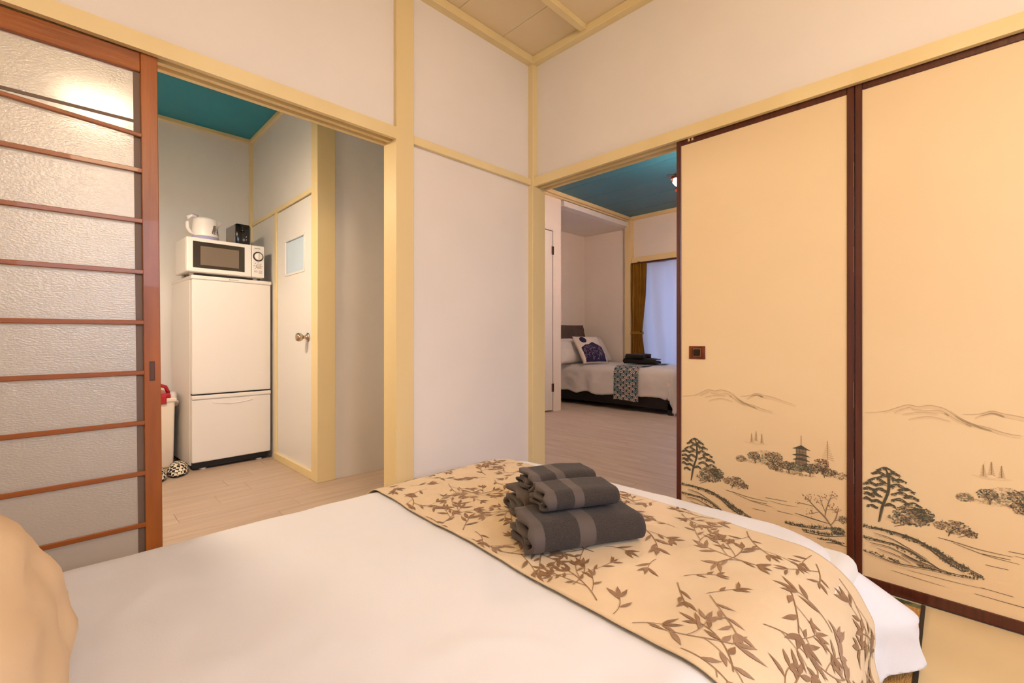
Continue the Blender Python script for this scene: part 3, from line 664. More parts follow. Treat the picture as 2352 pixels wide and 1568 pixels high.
# flip check is not needed: the solidified sheet is closed
def leaf_decals():
    random.seed(21); rr = random.uniform
    out = {'leaf_print': ([], []), 'leaf_print_light': ([], [])}
    OFF = .0100
    def ok(s, t): return .004 < s < RW - .004 and .01 < t < RL - .01
    PTS = []
    def leaf(m, s, t, ang, ln, wd):
        PTS.append((s + ln * .5 * math.cos(ang), t + ln * .5 * math.sin(ang)))
        vs, fs = out[m]; c, sn = math.cos(ang), math.sin(ang); k = len(vs); prof = (.0, .55, .95, 1., .75, .35, 0.)
        pts = []; n = len(prof)
        bend = rr(-.25, .25)
        for i, p in enumerate(prof):
            x = ln * i / (n - 1); y0 = bend * ln * (i / (n - 1)) ** 2
            for sg in (1, -1):
                y = y0 + sg * p * wd / 2 * (1 if sg > 0 else rr(.8, 1))
                pts.append((s + x * c - y * sn, t + x * sn + y * c))
        if not any(ok(*p) for p in pts): return
        for p in pts: vs.append(run_fn(min(RW - .003, max(.003, p[0])), min(RL - .005, max(.005, p[1])), OFF, 1.))
        for i in range(n - 1): fs.append((k + 2 * i, k + 2 * i + 1, k + 2 * i + 3, k + 2 * i + 2))
    def stem(m, pts, wd):
        vs, fs = out[m]; last = None
        for i, (s, t) in enumerate(pts):
            if not ok(s, t): last = None; continue
            a = pts[max(i - 1, 0)]; b = pts[min(i + 1, len(pts) - 1)]; l = math.hypot(b[0] - a[0], b[1] - a[1]) or 1
            nx, ny = -(b[1] - a[1]) / l * wd / 2, (b[0] - a[0]) / l * wd / 2
            k = len(vs); vs.append(run_fn(s + nx, t + ny, OFF, 1.)); vs.append(run_fn(s - nx, t - ny, OFF, 1.))
            if last is not None: fs.append((last, last + 1, k + 1, k))
            last = k
    def bunch(m, s, t, ang, sc, n):
        for k in range(n):
            leaf(m, s + rr(-.002, .002), t + rr(-.002, .002), ang + (k - (n - 1) / 2) * rr(.55, .8), sc * rr(.75, 1.1), sc * rr(.20, .28))
    def twig(m, s, t, ang, ln, curve, sc, depth=0):
        n = 20; p = [(s, t)]
        for i in range(n):
            a = ang + curve * i / n; p.append((p[-1][0] + ln / n * math.cos(a), p[-1][1] + ln / n * math.sin(a)))
        stem(m, p, .0016 if depth else .0022)
        step = max(3, int(n * .030 / ln)); side = random.choice((-1, 1))
        for i in range(step + 1, n, step):
            aa = ang + curve * i / n; side = -side
            if depth == 0 and i > 3 and random.random() < .55:
                twig(m, p[i][0], p[i][1], aa + side * rr(.55, .95), rr(.05, .10), rr(-.7, .7), sc * rr(.8, 1.), 1)
            else:
                leaf(m, p[i][0], p[i][1], aa + side * rr(.4, .9), sc * rr(.65, 1.1), sc * rr(.19, .27))
        bunch(m, p[-1][0], p[-1][1], ang + curve, sc, 3)
    for k in range(22):
        t0 = .04 + k * .083
        for c, s0 in enumerate((.03, .22, .40, .60)):
            if random.random() < .12: continue
            s1 = s0 + rr(-.03, .03); t1 = t0 + (.05 if c % 2 else 0) + rr(-.03, .03)
            a1 = rr(-1.4, 1.4) + (0 if c == 0 else math.pi if c == 3 else random.choice((0, math.pi)))
            twig('leaf_print' if random.random() < .72 else 'leaf_print_light', s1, t1, a1, rr(.07, .145), rr(-1.2, 1.2), rr(.034, .050))
    for _ in range(1500):      # fill bare patches with short sprigs
        s1, t1 = rr(.03, RW - .03), rr(.03, RL - .03)
        if min(math.hypot(s1 - a, t1 - b) for a, b in PTS) > .058:
            a1 = rr(0, 6.28); twig('leaf_print', s1 - .03 * math.cos(a1), t1 - .03 * math.sin(a1), a1, rr(.05, .08), rr(-.9, .9), rr(.032, .044), 1)
    for m, (vs, fs) in out.items():
        o = pyd('leaf_pattern', vs, fs, m, rn, False)
        o['kind'] = 'stuff'; o['label'] = 'dark brown leafy sprays printed on the runner' if m == 'leaf_print' else 'paler brown leafy sprays printed on the runner'
leaf_decals()

# ------------------------------------------------------------------ pillows
def pillow_mesh(w_, h_, t_, n=26, pinch=.10, seed=0., exp=2.6, wr=.012):
    """local: x width, y height, z thickness, centred"""
    vs = []; idx = {}; fs = []
    for sgn in (1, -1):
        for i in range(n + 1):
            for j in range(n + 1):
                u = -1 + 2 * i / n; v = -1 + 2 * j / n
                edge = i in (0, n) or j in (0, n)
                if sgn < 0 and edge: idx[(sgn, i, j)] = idx[(1, i, j)]; continue
                x = u * (1 - pinch * (1 - abs(v) ** 2.) * abs(u) ** 3); y = v * (1 - pinch * (1 - abs(u) ** 2.) * abs(v) ** 3)
                z = (max(0, (1 - abs(u) ** exp)) * max(0, (1 - abs(v) ** exp))) ** .55
                z = z * (1 + .25 * fbm(u, v, seed + sgn, 1.5)) + wr / t_ * fbm(u, v, seed + 5 + sgn, 5.) * min(1, 3 * z)
                idx[(sgn, i, j)] = len(vs); vs.append((x * w_ / 2, y * h_ / 2, sgn * z * t_ / 2))
        for i in range(n):
            for j in range(n):
                q = [idx[(sgn, i, j)], idx[(sgn, i + 1, j)], idx[(sgn, i + 1, j + 1)], idx[(sgn, i, j + 1)]]
                fs.append(q if sgn > 0 else q[::-1])
    return vs, fs
def pillow(name, w_, h_, t_, mat, label, loc, tilt, yaw, **k):
    """stands on its long edge, facing local -y before yaw; tilt leans it back"""
    vs, fs = pillow_mesh(w_, h_, t_, **k)
    m = Matrix.Rotation(R(90 - tilt), 4, 'X') @ Matrix.Translation((0, h_ / 2, 0))
    o = pyd(name, [m @ Vector(v) for v in vs], fs, mat, None, True)
    o.location = loc; o.rotation_euler = (0, 0, yaw); return tag(o, label, 'pillow')
pillow('pillow', .64, .34, .20, 'pillow_beige', 'tan pillow standing at the near left corner of the photo', (-2.022, -.92, .327), 25, R(90), seed=2., pinch=.06, wr=.004)

# ------------------------------------------------------------------ towels
def towel(name, L_, D_, H_, mat, label, loc, yaw, group, layers=3, seed=1.):
    """folded towel: x length, y depth (front fold at y = 0), z up. Built as one folded strip."""
    t = H_ / (2 * layers) * .92; path = []
    g = H_ / layers
    # outer wrap: from the back of the top layer over the front fold to the back of the bottom layer
    n = 10; r = H_ / 2 - t / 2
    path += [(D_ * .96 - k * (D_ * .96 - r) / 8, H_ - t / 2) for k in range(8)]
    path += [(r - math.sin(a) * r, H_ / 2 + math.cos(a) * r) for a in [math.pi * k / n for k in range(n + 1)]]
    path += [(r + k * (D_ * .98 - r) / 8, t / 2) for k in range(1, 9)]
    # back fold into the inner layer
    r2 = (H_ - 2 * t) / 4
    z1 = t / 2 + r2 * 1.6
    path += [(D_ * .98 + math.sin(a) * r2 * .8, t / 2 + r2 * .8 - math.cos(a) * r2 * .8) for a in [math.pi * k / 6 for k in range(1, 7)]]
    path += [(D_ * .98 - k * (D_ * .98 - r * 1.1) / 6, t / 2 + r2 * 1.6 + .12 * r2 * math.sin(k)) for k in range(1, 7)]
    r3 = r2 * .55
    zz = path[-1][1]
    path += [(r * 1.1 - math.sin(a) * r3, zz + r3 - math.cos(a) * r3) for a in [math.pi * k / 6 for k in range(1, 7)]]
    path += [(r * 1.1 + k * (D_ * .9 - r * 1.1) / 5, zz + 2 * r3) for k in range(1, 6)]
    nx = 26; bm = bmesh.new(); rows = []
    for i in range(nx + 1):
        x = L_ * i / nx; row = []
        for sgn in (1, -1):
            for k, (y, z) in enumerate(path):
                a = path[max(k - 1, 0)]; c = path[min(k + 1, len(path) - 1)]; l = math.hypot(c[0] - a[0], c[1] - a[1]) or 1
                ny, nz = (c[1] - a[1]) / l, -(c[0] - a[0]) / l
                sag = .10 * H_ * (z / H_) * (math.sin(math.pi * x / L_ + .6) - .6) + .0035 * fbm(x * 9, y * 9, seed, 1.)
                inset = .006 * math.sin(k * .9 + seed) * (1 if i in (0,) else 0) + (-.010 * (k / len(path)) if i == nx else 0)
                row.append(bm.verts.new((x + inset, y + sgn * ny * t / 2 + .002 * fbm(x * 7, z * 20, seed + 3, 1.), max(.0005, z + sgn * nz * t / 2 * 1. + sag * (z / H_)))))
        rows.append(row)
    m = len(path)
    for i in range(nx):
        A, B = rows[i], rows[i + 1]
        for s in (0, m):
            for k in range(m - 1): bm.faces.new((A[s + k], A[s + k + 1], B[s + k + 1], B[s + k]))
        for k in (0, m - 1): bm.faces.new((A[k], A[m + k], B[m + k], B[k]))
    for rI in (0, nx):
        A = rows[rI]
        for k in range(m - 1): bm.faces.new((A[k], A[k + 1], A[m + k + 1], A[m + k]))
    o = bmobj(name, bm, mat, None, True); o.location = loc; o.rotation_euler = (0, 0, yaw)
    return tag(o, label, 'towel', group)
BASE, LIGHT = (66, 57, 52), (90, 79, 73)
towel_mat('terry_large', BASE, LIGHT, [(-.02, .035), (.128, .172)])
towel_mat('terry_small', BASE, LIGHT, [(-.02, .030), (.080, .108)])
TG = 'folded charcoal towels on the leafy bed runner'; TY = R(-27); ZB = ZT + .0150
towel('bath_towel', .318, .150, .074, 'terry_large', 'large folded charcoal bath towel at the front of the pile', (-1.186, -1.086, ZB), TY, TG, seed=1.)
towel('bath_towel', .310, .150, .074, 'terry_large', 'large folded charcoal bath towel at the back, mostly under two small towels', (-1.046, -.926, ZB), R(-25), TG, seed=4.)
towel('hand_towel', .215, .110, .052, 'terry_small', 'small folded charcoal towel lying on the front bath towel', (-1.105, -1.062, ZB + .079), R(-27), TG, seed=7.)
towel('hand_towel', .215, .110, .050, 'terry_small', 'small folded charcoal towel on the pile, farthest from the camera', (-1.018, -.934, ZB + .079), R(-24), TG, seed=9.)

# ------------------------------------------------------------------ kitchen things
fr = thing('refrigerator', 'white two-door refrigerator with freezer below, against the kitchen wall', 'refrigerator', (-1.365, 1.755, 0), R(3.5))
box('body', 0, .485, .055, .515, .03, 1.27, 'appliance', fr, .006, 2)
box('upper_door', 0, .485, 0, .05, .505, 1.262, 'appliance', fr, .008, 3)
box('lower_door', 0, .485, 0, .05, .055, .470, 'appliance', fr, .008, 3)
box('lower_door_lip', 0, .485, -.006, .05, .470, .496, 'appliance', fr, .006, 3)
box('door_gap', .004, .481, .012, .05, .496, .505, 'black_matte', fr)
pts = [(.12 + .245 * k / 20, -.001, .445 - .016 * math.sin(math.pi * k / 20)) for k in range(21)]
tube('grip_ridge', pts, .003, 'appliance', fr, 8)
box('top_lid', -.004, .489, -.004, .52, 1.262, 1.288, 'appliance', fr, .006, 2)
boxes('brand_lettering', [(.215 + .0065 * k, .219 + .0065 * k, -.0046, -.0038, 1.2725, 1.2775 + (.001 if k in (0,) else 0)) for k in range(9)], 'print_grey', fr)['kind'] = 'stuff'
box('toe_kick', .01, .475, .03, .5, .012, .055, 'black_matte', fr)
for x in (.07, .42): lathe('foot', [(.001, 0), (.022, 0), (.022, .008), (.010, .012), (.010, .03), (.001, .03)], 'appliance_grey', fr, 16, Matrix.Translation((x, .05, 0)))

mw = thing('microwave', 'white microwave oven with dark door window standing on the refrigerator', 'microwave', (-1.400, 1.738, 1.288), R(2.5))
box('body', 0, .465, .012, .29, .016, .242, 'appliance', mw, .006, 2)
box('door', 0, .382, -.012, .012, .018, .242, 'appliance', mw, .006, 2)
wf = box('door_window', .034, .338, -.0135, -.010, .045, .218, 'mw_frame', mw, .002)
box('window_mesh', .076, .302, -.0145, -.012, .066, .190, 'mw_window', wf, .001)
cp = box('control_panel', .384, .465, -.010, .012, .018, .242, 'appliance', mw, .005, 2)
rot = Matrix.Rotation(R(90), 4, 'X')
lathe('dial_ring', [(.026, 0), (.034, 0), (.034, .003), (.026, .003)], 'mw_frame', cp, 36, Matrix.Translation((.424, -.010, .165)) @ rot, False)
dl = lathe('dial', [(.001, 0), (.026, 0), (.025, .012), (.022, .015), (.001, .016)], 'appliance', cp, 36, Matrix.Translation((.424, -.010, .165)) @ rot)
box('dial_grip', .421, .427, -.030, -.024, .142, .188, 'appliance_grey', cp, .002)
lathe('dial', [(.001, 0), (.015, 0), (.014, .010), (.012, .012), (.001, .012)], 'appliance_grey', cp, 28, Matrix.Translation((.424, -.010, .098)) @ rot)
random.seed(5)
boxes('panel_print', [(.400 + .0055 * k, .4045 + .0055 * k, -.0108, -.0095, .2195, .2235) for k in range(7)] +
      [(.424 + .026 * math.cos(a) - .004, .424 + .026 * math.cos(a) + .004, -.0108, -.0095, .098 + .024 * math.sin(a) - .0018, .098 + .024 * math.sin(a) + .0018) for a in [R(q) for q in (0, 45, 90, 135, 180, 225, 315)]] +
      [(.398, .420, -.0108, -.0095, z, z + .0025) for z in (.062, .055)] + [(.428, .450, -.0108, -.0095, z, z + .0025) for z in (.062, .055, .048)], 'print_grey', cp)['kind'] = 'stuff'
for x in (.04, .42):
    for y in (.05, .25): lathe('foot', [(.001, 0), (.014, 0), (.014, .017), (.001, .017)], 'appliance_grey', mw, 14, Matrix.Translation((x, y, 0)))
cdp = tube('power_cord', [(.466, .14, .232), (.474, .13, .222), (.478, .11, .19), (.492, .10, .15), (.490, .10, .10), (.478, .10, .05), (.474, .11, .02), (.471, .14, .004)], .003, 'cord_black', mw, 8)

kt = thing('electric_kettle', 'white electric kettle with lavender base on the microwave', 'kettle', (-1.278, 1.83, 1.530), R(8)); kt.scale = (1, 1, .84)
lathe('base', [(.001, 0), (.078, 0), (.082, .004), (.080, .022), (.076, .026), (.001, .026)], 'lavender', kt, 40)
lathe('jug', [(.001, .026), (.079, .026), (.080, .034), (.078, .06), (.073, .11), (.068, .155), (.066, .170), (.058, .176), (.001, .178)], 'kettle_white', kt, 40)
lathe('lid', [(.001, .176), (.056, .176), (.055, .182), (.040, .187), (.001, .188)], 'appliance_grey', kt, 40)
sp = []
bm = bmesh.new()
A = [(.050, -.028, .172), (.050, .028, .172), (.108, 0, .170)]; B = [(.062, -.022, .118), (.062, .022, .118), (.072, 0, .112)]
va = [bm.verts.new(p) for p in A]; vb = [bm.verts.new(p) for p in B]
bm.faces.new(va); bm.faces.new(vb[::-1])
for i in range(3): bm.faces.new((va[i], va[(i + 1) % 3], vb[(i + 1) % 3], vb[i]))
bmobj('spout', bm, 'bag', kt)
tube('handle', [(-.058, -.02, .178), (-.085, -.022, .182), (-.105, -.024, .165), (-.114, -.025, .125), (-.110, -.024, .08), (-.092, -.022, .048), (-.070, -.02, .036)], [.010, .011, .012, .0115, .011, .011, .010], 'kettle_white', kt, 12)
tube('switch', [(-.045, -.018, .185), (-.075, -.021, .193), (-.100, -.023, .186)], [.006, .008, .004], 'lavender', kt, 10)
wv = []
for k in range(21):
    z = .048 + .072 * k / 20; hw = .034 * (1 - .55 * k / 20) * (1 if 0 < k < 20 else .7); rad = .0806 - (.0806 - .0735) * (z - .03) / .08
    for q in range(7):
        a = R(-58) + (hw * (q / 6 * 2 - 1)) / .08; wv.append((rad * math.cos(a), rad * math.sin(a), z))
pyd('water_gauge', wv, [(k * 7 + q, k * 7 + q + 1, k * 7 + q + 8, k * 7 + q + 7) for k in range(20) for q in range(6)], 'kettle_panel', kt, True)
for z in (.060, .075, .090, .105):
    a = R(-58); lathe('gauge_mark', [(.0005, 0), (.0055, 0), (.0055, .0015), (.0005, .0016)], 'appliance_grey', kt, 14, Matrix.Translation((.0795 * math.cos(a), .0795 * math.sin(a), z)) @ Matrix.Rotation(a, 4, 'Z') @ Matrix.Rotation(R(90), 4, 'Y'))

ts = thing('toaster', 'glossy black toaster with silver side standing end-on on the microwave', 'toaster', (-1.105, 1.82, 1.530), R(3)); ts.scale = (.80, 1, .96)
box('body', .012, .126, .002, .20, .008, .162, 'black_gloss', ts, .012, 3, True)
box('side_panel', .0, .013, .012, .19, .012, .150, 'brushed', ts, .003)
box('side_panel', .125, .134, .012, .19, .012, .150, 'brushed', ts, .003)
for x in (.045, .083): box('slot', x, x + .018, .03, .18, .158, .1635, 'black_matte', ts)
box('lever_track', .064, .070, -.0006, .004, .06, .14, 'black_matte', ts)
box('lever', .052, .082, -.016, .002, .104, .114, 'black_gloss', ts, .003, 2)
lathe('dial', [(.001, 0), (.011, 0), (.010, .010), (.001, .011)], 'brushed', ts, 20, Matrix.Translation((.070, .001, .042)) @ rot)
lathe('button', [(.001, 0), (.005, 0), (.005, .004), (.001, .004)], 'chrome', ts, 14, Matrix.Translation((.092, .001, .070)) @ rot)
lathe('button', [(.001, 0), (.005, 0), (.005, .004), (.001, .004)], 'chrome', ts, 14, Matrix.Translation((.092, .001, .048)) @ rot)
for x in (.025, .113):
    for y in (.02, .18): lathe('foot', [(.001, 0), (.008, 0), (.008, .010), (.001, .010)], 'black_matte', ts, 12, Matrix.Translation((x, y, 0)))

bn = thing('trash_bin', 'tall white plastic bin with red lid beside the refrigerator', 'bin', (-1.535, 1.98, 0))
bm = bmesh.new()
bmesh.ops.create_cube(bm, size=1, matrix=Matrix.Translation((0, .14, .2275)) @ Matrix.Diagonal((.23, .28, .455, 1)))
for v in bm.verts:
    if v.co.z < .1: v.co.x *= .93; v.co.y = .14 + (v.co.y - .14) * .94
bmesh.ops.bevel(bm, geom=bm.edges[:], offset=.014, segments=3, profile=.5, affect='EDGES')
bmobj('body', bm, 'bin_white', bn, True)
box('rim', -.124, .124, -.008, .288, .445, .472, 'bin_white', bn, .006, 2)
ld = box('lid', -.114, .090, -.004, .275, .470, .505, 'bin_red', bn, .010, 3)
box('lid_clip', -.070, .066, -.018, -.002, .435, .492, 'bin_red', ld, .005, 2)
tube('lid_handle', [(-.10, .05, .50), (-.085, .05, .545), (-.05, .05, .560), (.03, .05, .560), (.068, .05, .545), (.085, .05, .50)], .012, 'bin_red', ld, 10)
bm = bmesh.new()
for i in range(40):
    a = 2 * math.pi * i / 40; 
bm_tube(bm, [(.10 + .012 * math.sin(k * 2.1), .02 + .02 * k, .468 + .016 * math.sin(k * 1.7)) for k in range(12)], [.018 + .012 * abs(math.sin(k * 1.3)) for k in range(12)], 9)
bm_tube(bm, [(.118, .01 + .015 * k, .44 + .01 * math.sin(k * 2.3)) for k in range(8)], [.010 + .012 * abs(math.sin(k * 1.9 + 1)) for k in range(8)], 8)
bmobj('bag_edge', bm, 'bag', bn, True)
Y = -.0004
lb = box('label_mark', -.050, .030, .0005, .004, .250, .320, 'label_grey', bn); 
boxes('label_print', [(-.046, .010, Y, .001, .298, .306), (-.042, -.028, Y, .001, .258, .285), (-.022, -.006, Y, .001, .258, .285), (.0, .022, Y, .001, .258, .285)], 'label_blue', lb)
pv = [(-.020 + .030 * math.cos(R(a)), .0022, .392 + .020 * math.sin(R(a))) for a in range(0, 181, 15)] + [(-.020 + .014 * math.cos(R(a)), .0022, .392 + .009 * math.sin(R(a))) for a in range(180, -1, -15)]
pyd('round_logo', pv, [tuple(range(len(pv)))], 'label_red', bn)
boxes('fine_print', [(-.052, -.010, .0015, .003, .352, .355), (-.052, .016, .0015, .003, .343, .347), (-.052, -.004, .0015, .003, .333, .336), (.008, .018, .0015, .003, .335, .344), (-.050, -.028, .0015, .004, .190, .232), (-.014, .008, .0015, .003, .215, .218), (-.052, .032, .0015, .004, .180, .1825)], 'label_blue', bn)['kind'] = 'stuff'

def slipper(name, loc, yaw, label):
    t = thing(name, label, 'slipper', loc, yaw, 'houndstooth slippers')
    out = [(.045 * math.cos(a) * (1 - .16 * math.sin(a)), .12 * math.sin(a) + .0) for a in [2 * math.pi * k / 28 for k in range(28)]]
    prism('sole', out, 'z', 0, .014, 'slipper_sole', t)
    vs = []; fs = []; n, m = 14, 16
    for i in range(n + 1):
        y = -.128 + .135 * i / n; f = math.sqrt(max(0, 1 - ((y + .0) / .13) ** 2)) if y < 0 else 1
        wd = .050 * max(.02, (1 - max(0, (-y - .045) / .085) ** 2.2)) ; hh = .052 * max(.05, (1 - max(0, (-y - .03) / .10) ** 2.4)) + .010 * (i / n)
        for j in range(m + 1):
            a = math.pi * j / m; vs.append((wd * math.cos(a), y, .012 + hh * math.sin(a) ** .8))
    for i in range(n):
        for j in range(m): q = i * (m + 1) + j; fs.append((q, q + 1, q + m + 2, q + m + 1))
    o = pyd('upper', vs, fs, 'houndstooth', t, True); s = o.modifiers.new('thickness', 'SOLIDIFY'); s.thickness = .006
    prism('insole', [(x * .9, y * .93) for x, y in out], 'z', .014, .018, 'slipper_lining', t)
    return t
slipper('slipper', (-1.432, 1.80, 0), R(-14), 'houndstooth slipper next to the refrigerator')
slipper('slipper', (-1.560, 1.74, 0), R(-4), 'houndstooth slipper partly hidden behind the glazed door')

# ------------------------------------------------------------------ bedroom pendant (above and behind the photographer)
lp = thing('pendant_lamp', 'round pendant lamp hanging over the bedroom', 'lamp', (-1.75, -2.40, 2.15))
lathe('diffuser', [(.05, -.20), (.125, -.165), (.17, -.10), (.18, -.03), (.165, .04), (.15, .076)], 'lamp_diffuser', lp, 16)
lathe('housing', [(.001, .076), (.225, .076), (.232, .086), (.225, .10), (.10, .135), (.02, .15), (.001, .15)], 'white_paint', lp, 40)
tube('cord', [(0, 0, .15), (0, 0, .33)], .006, 'white_paint', lp)
lathe('ceiling_rose', [(.001, .33), (.05, .33), (.045, .345), (.045, .36), (.001, .36)], 'white_paint', lp, 24)

kl = thing('pendant_lamp', 'small shaded pendant lamp in the kitchen behind the frosted glass', 'lamp', (-1.86, .78, 1.84))
lathe('diffuser', [(.07, -.045), (.105, -.02), (.115, .03)], 'kitchen_diffuser', kl, 16)
lathe('lamp_shade', [(.001, .12), (.03, .12), (.12, .08), (.150, .035), (.150, .012), (.146, .012), (.144, .030), (.134, .031), (.001, .0311)], 'white_paint', kl, 32)
tube('cord', [(0, 0, .12), (0, 0, .62)], .004, 'white_paint', kl)
lathe('ceiling_rose', [(.001, .62), (.04, .61), (.04, .64), (.001, .64)], 'white_paint', kl, 20)

# ------------------------------------------------------------------ far room things
pl = thing('copper_spot_lamp', 'copper ceiling lamp with two glowing bulbs in the far room', 'lamp', (2.03, .06, 2.20))
tube('stem', [(0, 0, .16), (0, 0, .455)], .006, 'copper', pl)
lathe('ceiling_rose', [(.001, .455), (.05, .44), (.05, .46), (.001, .46)], 'copper', pl, 24)
tube('arm', [(-.10, .06, .15), (0, 0, .165), (.10, -.06, .15)], .008, 'copper', pl)
for sx, sy, dz in ((.0, .02, .10), (.02, -.01, .0)):
    lathe('lamp_shade', [(.020, .075), (.040, .060), (.052, .020), (.050, .018), (.036, .055), (.018, .070)], 'copper', pl, 24, Matrix.Translation((sx, sy, dz + .01)))
    lathe('bulb', [(.012, -.034), (.033, -.005), (.028, .022), (.010, .05)], 'bulb', pl, 10, Matrix.Translation((sx, sy, dz + .01)))
lathe('bulb', [(.012, -.034), (.033, -.005), (.028, .022), (.010, .05)], 'bulb', pl, 10, Matrix.Translation((.10, -.06, .10)))

b2 = thing('bed', 'single bed with black frame in the alcove of the far room', 'bed', (2.96, .58, 0))
box('side_rail', .02, .05, 0, 1.93, .06, .27, 'bed_black', b2, .004); box('side_rail', .87, .90, 0, 1.93, .06, .27, 'bed_black', b2, .004)
box('foot_rail', .05, .87, 0, .03, .06, .27, 'bed_black', b2, .004); box('head_rail', .05, .87, 1.90, 1.93, .06, .27, 'bed_black', b2, .004)
box('slat_deck', .05, .87, .03, 1.90, .19, .22, 'bed_black', b2)
for x in (.02, .84):
    for y in (.0, 1.87): box('leg', x, x + .06, y, y + .06, 0, .14, 'bed_black', b2, .004)
box('mattress', .03, .89, .02, 1.91, .22, .44, 'mattress', b2, .04, 4, True)
Z2 = .535; R2 = .09
def drape2(u, v, off=0., wr=1.):
    x0, x1, y0 = 2.96 + .06, 3.86, .53 + .09
    qx = max(x0, min(x1, u)); qy = max(y0, v); dx, dy = u - qx, v - qy; l = math.hypot(dx, dy)
    n = fbm(u, v, 9.1, 4.) * .010 + fbm(u, v, 2.2, 11.) * .004
    if l < 1e-6: return Vector((u, v, Z2 + off + n * wr))
    ux, uy = dx / l, dy / l; e0 = R2 * math.pi / 2
    if l < e0: t = l / R2; h = (R2 + off) * math.sin(t); dr = R2 - (R2 + off) * math.cos(t)
    else: h = R2 + off + (l - e0) * .06; dr = R2 + (l - e0)
    k = min(1, l / e0)
    s = u * abs(uy) + v * abs(ux)
    f = (math.sin(s * 24) * .006 + fbm(s, l, 4., 7.) * .014) * k * wr
    return Vector((qx + ux * (h + f), qy + uy * (h + f), Z2 - dr + n * wr * (1 - k) + (fbm(s, 1., 6., 3.) * .03 * max(0, l - e0) / .2)))
o = sheet('duvet', 2.96 + .06 - .40, 3.86, .62 - .45, 2.50, .022, .022, 0, 'duvet_white', None, None, .012, 1., drape2)
tag(o, 'rumpled white duvet over the bed in the alcove', 'duvet')
# runner with overlapping-scale print
def seigaiha(s, t, r=.041):
    h = r * .80; best = None; j0 = math.floor(t / h)
    for j in (j0 - 2, j0 - 1, j0, j0 + 1):
        cy = j * h; off = r if j % 2 else 0
        i = round((s - off) / (2 * r)); cx = 2 * r * i + off
        q = math.hypot(s - cx, t - cy)
        if t >= cy - 1e-9 and q <= r: best = (q / r, i, j); break
    if best is None: return lin((30, 70, 90))
    q, i, j = best; hsh = math.sin(i * 12.9 + j * 78.2) * 43758.5; hsh -= math.floor(hsh)
    dark = lin((24, 62, 80)) if hsh < .75 else lin((60, 66, 80)); wht = lin((214, 208, 202)) if hsh > .3 else lin((150, 172, 176))
    if q > .86: return dark
    if q > .66: return wht
    if q > .48: return dark
    if q > .22: return wht
    return lin((120, 60, 70)) if hsh > .6 else dark
du_, dv_ = .0045, .0045
U0, U1, V0, V1 = 2.96 + .06 - .46, 3.86, .99, 1.33
o = sheet('bed_runner', U0, U1, V0, V1, du_, dv_, .004, 'scale_print', None, None, 0, .3, lambda u, v, off, wr: drape2(u, v + (.03 * (u - 3.3)), .012, wr))
tag(o, 'teal and white scale-patterned runner across the bed in the alcove', 'bed runner')
me = o.data; at = me.color_attributes.new('print', 'FLOAT_COLOR', 'POINT')
nv = int((V1 - V0) / dv_) + 1; nu = int((U1 - U0) / du_) + 1
for i in range(nu + 1):
    for j in range(nv + 1):
        k = i * (nv + 1) + j
        if k < len(at.data): at.data[k].color = seigaiha(V0 + (V1 - V0) * j / nv, U0 + (U1 - U0) * i / nu)
# dark towels on it
towel_mat('terry_dark', (44, 36, 32), (56, 48, 44), [(-.5, -.4)])
TG2 = 'dark folded towels on the far bed'
towel('bath_towel', .42, .26, .07, 'terry_dark', 'dark brown bath towel, lowest of the pile on the far bed', (3.28, 1.40, Z2 + .020), R(-78), TG2, seed=12.)
towel('hand_towel', .24, .12, .055, 'terry_dark', 'dark brown small towel lying on the far bed\'s bath towel, nearer the curtain', (3.40, 1.34, Z2 + .092), R(-62), TG2, seed=15.)
towel('hand_towel', .24, .12, .055, 'terry_dark', 'dark brown small towel lying on the far bed\'s bath towel, nearer the doorway', (3.26, 1.36, Z2 + .092), R(-80), TG2, seed=17.)
# pillows
pillow('pillow', .62, .50, .17, 'grey_cloth', 'dark grey pillow propped against the alcove wall', (3.48, 2.375, .60), 10, R(-6), seed=8., pinch=.03)
pillow('pillow', .60, .40, .19, 'duvet_white', 'white pillow on the far bed in front of the dark grey one', (3.02, 1.99, Z2 + .015), 34, R(0), seed=3., pinch=.05)
pillow('pillow', .60, .42, .16, 'duvet_white', 'white pillow behind the cushion with the navy design', (3.60, 2.00, Z2 + .015), 34, R(-6), seed=6., pinch=.05)
cu = thing('cushion', 'off-white cushion with navy circle and navy wave-like mound on the far bed', 'cushion', (3.13, 1.72, Z2 + .014), R(-14))
cw, chh, ct = .44, .44, .13
vs, fs = pillow_mesh(cw, chh, ct, seed=4., pinch=.05, wr=.003)
mm = Matrix.Rotation(R(90 - 34), 4, 'X') @ Matrix.Translation((0, chh / 2, 0))
pyd('cover', [mm @ Vector(v) for v in vs], fs, 'cushion_white', cu, True)
def cz(x, y):
    u, v = x / (cw / 2), y / (chh / 2); z = (max(0, 1 - abs(u) ** 2.6) * max(0, 1 - abs(v) ** 2.6)) ** .55
    return ct / 2 * z * (1 + .25 * fbm(u, v, 5., 1.5)) + .003 * fbm(u, v, 10., 5.) * min(1, 3 * z) + .0025
def on(x, y, e=0.): return mm @ Vector((x, y, cz(x, y) + e))
vs = [on(-.105, .13)] ; fs = []
for rI in range(1, 5):
    for k in range(24): vs.append(on(-.105 + .052 * rI / 4 * math.cos(k * math.pi / 12), .13 + .052 * rI / 4 * math.sin(k * math.pi / 12)))
for k in range(24): fs.append((0, 1 + k, 1 + (k + 1) % 24))
for rI in range(3):
    for k in range(24): a = 1 + rI * 24; fs.append((a + k, a + 24 + k, a + 24 + (k + 1) % 24, a + (k + 1) % 24))
pyd('printed_circle', vs, fs, 'navy', cu, True)
vs = []; fs = []; n = 22; m = 16
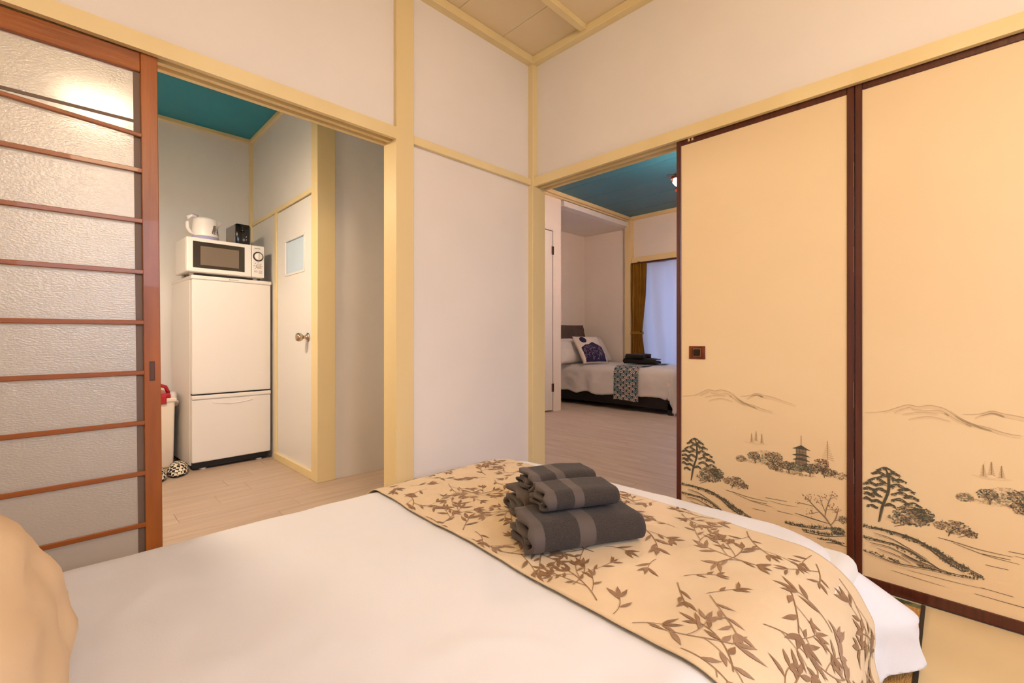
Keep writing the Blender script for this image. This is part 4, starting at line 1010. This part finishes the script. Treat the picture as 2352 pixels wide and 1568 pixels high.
for i in range(n + 1):
    x = -.175 + .35 * i / n; top = .045 + .035 * math.exp(-((x - .02) / .05) ** 2) - .5 * max(0, abs(x) - .11)
    for j in range(m + 1):
        y = -.205 + (top + .205) * j / m; vs.append(on(x, y))
for i in range(n):
    for j in range(m): q = i * (m + 1) + j; fs.append((q, q + m + 1, q + m + 2, q + 1))
pyd('printed_mound', vs, fs, 'navy', cu, True)
vs = []; fs = []; random.seed(8)
for _ in range(60):
    x = random.uniform(-.155, .155); y = random.uniform(-.19, .03); r_ = random.uniform(.012, .028); a0 = random.uniform(0, 2)
    k0 = len(vs)
    for q in range(9):
        a = a0 + q * .28
        for dr in (0, .0045): vs.append(on(x + (r_ + dr) * math.cos(a), min(.035, y + (r_ + dr) * math.sin(a)), .0012))
    for q in range(8): fs.append((k0 + 2 * q, k0 + 2 * q + 1, k0 + 2 * q + 3, k0 + 2 * q + 2))
pyd('printed_swirls', vs, fs, 'wave_line', cu)

# curtains
def curtain(name, y0, y1, z0, z1, x, amp, nf, mat, label, width=None, tie=None):
    vs = []; fs = []; n = nf * 10; m = 26
    for j in range(m + 1):
        z = z0 + (z1 - z0) * j / m
        for i in range(n + 1):
            t = i / n; a, b = y0, y1
            if tie:
                k = math.exp(-(abs(z - tie) / .38) ** 1.5)
                a = y0 + .075 * k; b = y1 - .015 * k
            y = a + (b - a) * t
            vs.append((x + amp * math.sin(2 * math.pi * nf * t + 2.2 * fbm(t * 4, z * .5, 2., 1.)) * (1 + .3 * fbm(t * 3, z, 8., 1.)), y + .01 * fbm(t * 5, z * 2, 5., 1.), z))
    for j in range(m):
        for i in range(n): q = j * (n + 1) + i; fs.append((q, q + 1, q + n + 2, q + n + 1))
    o = pyd(name, vs, fs, mat, None, True); return tag(o, label, 'curtain')
oc = curtain('curtain', 1.40, 1.655, .05, 1.955, 3.90, .022, 7, 'ochre', 'ochre curtain tied back at the window of the far room', tie=.98)
tb = boxes('tieback', [(3.870, 3.93, 1.465, 1.650, .945, .985)], 'ochre', oc, .008)
box('tieback_button', 3.862, 3.872, 1.462, 1.490, .975, .990, 'black_matte', oc, .003)
o = curtain('curtain', -.95, 1.62, .05, 1.95, 3.955, .020, 10, 'sheer', 'white sheer curtain glowing with blue daylight in the far room')
rl = thing('curtain_rail', 'dark brown curtain rail above the sheer curtain', 'curtain rail', (3.92, .35, 1.955))
box('track', -.015, .035, -1.35, 1.31, 0, .02, 'rail_brown', rl, .003)
for y in (-1.2, 0, 1.2): box('bracket', .0, .03, y - .015, y + .015, .015, .03, 'rail_brown', rl)
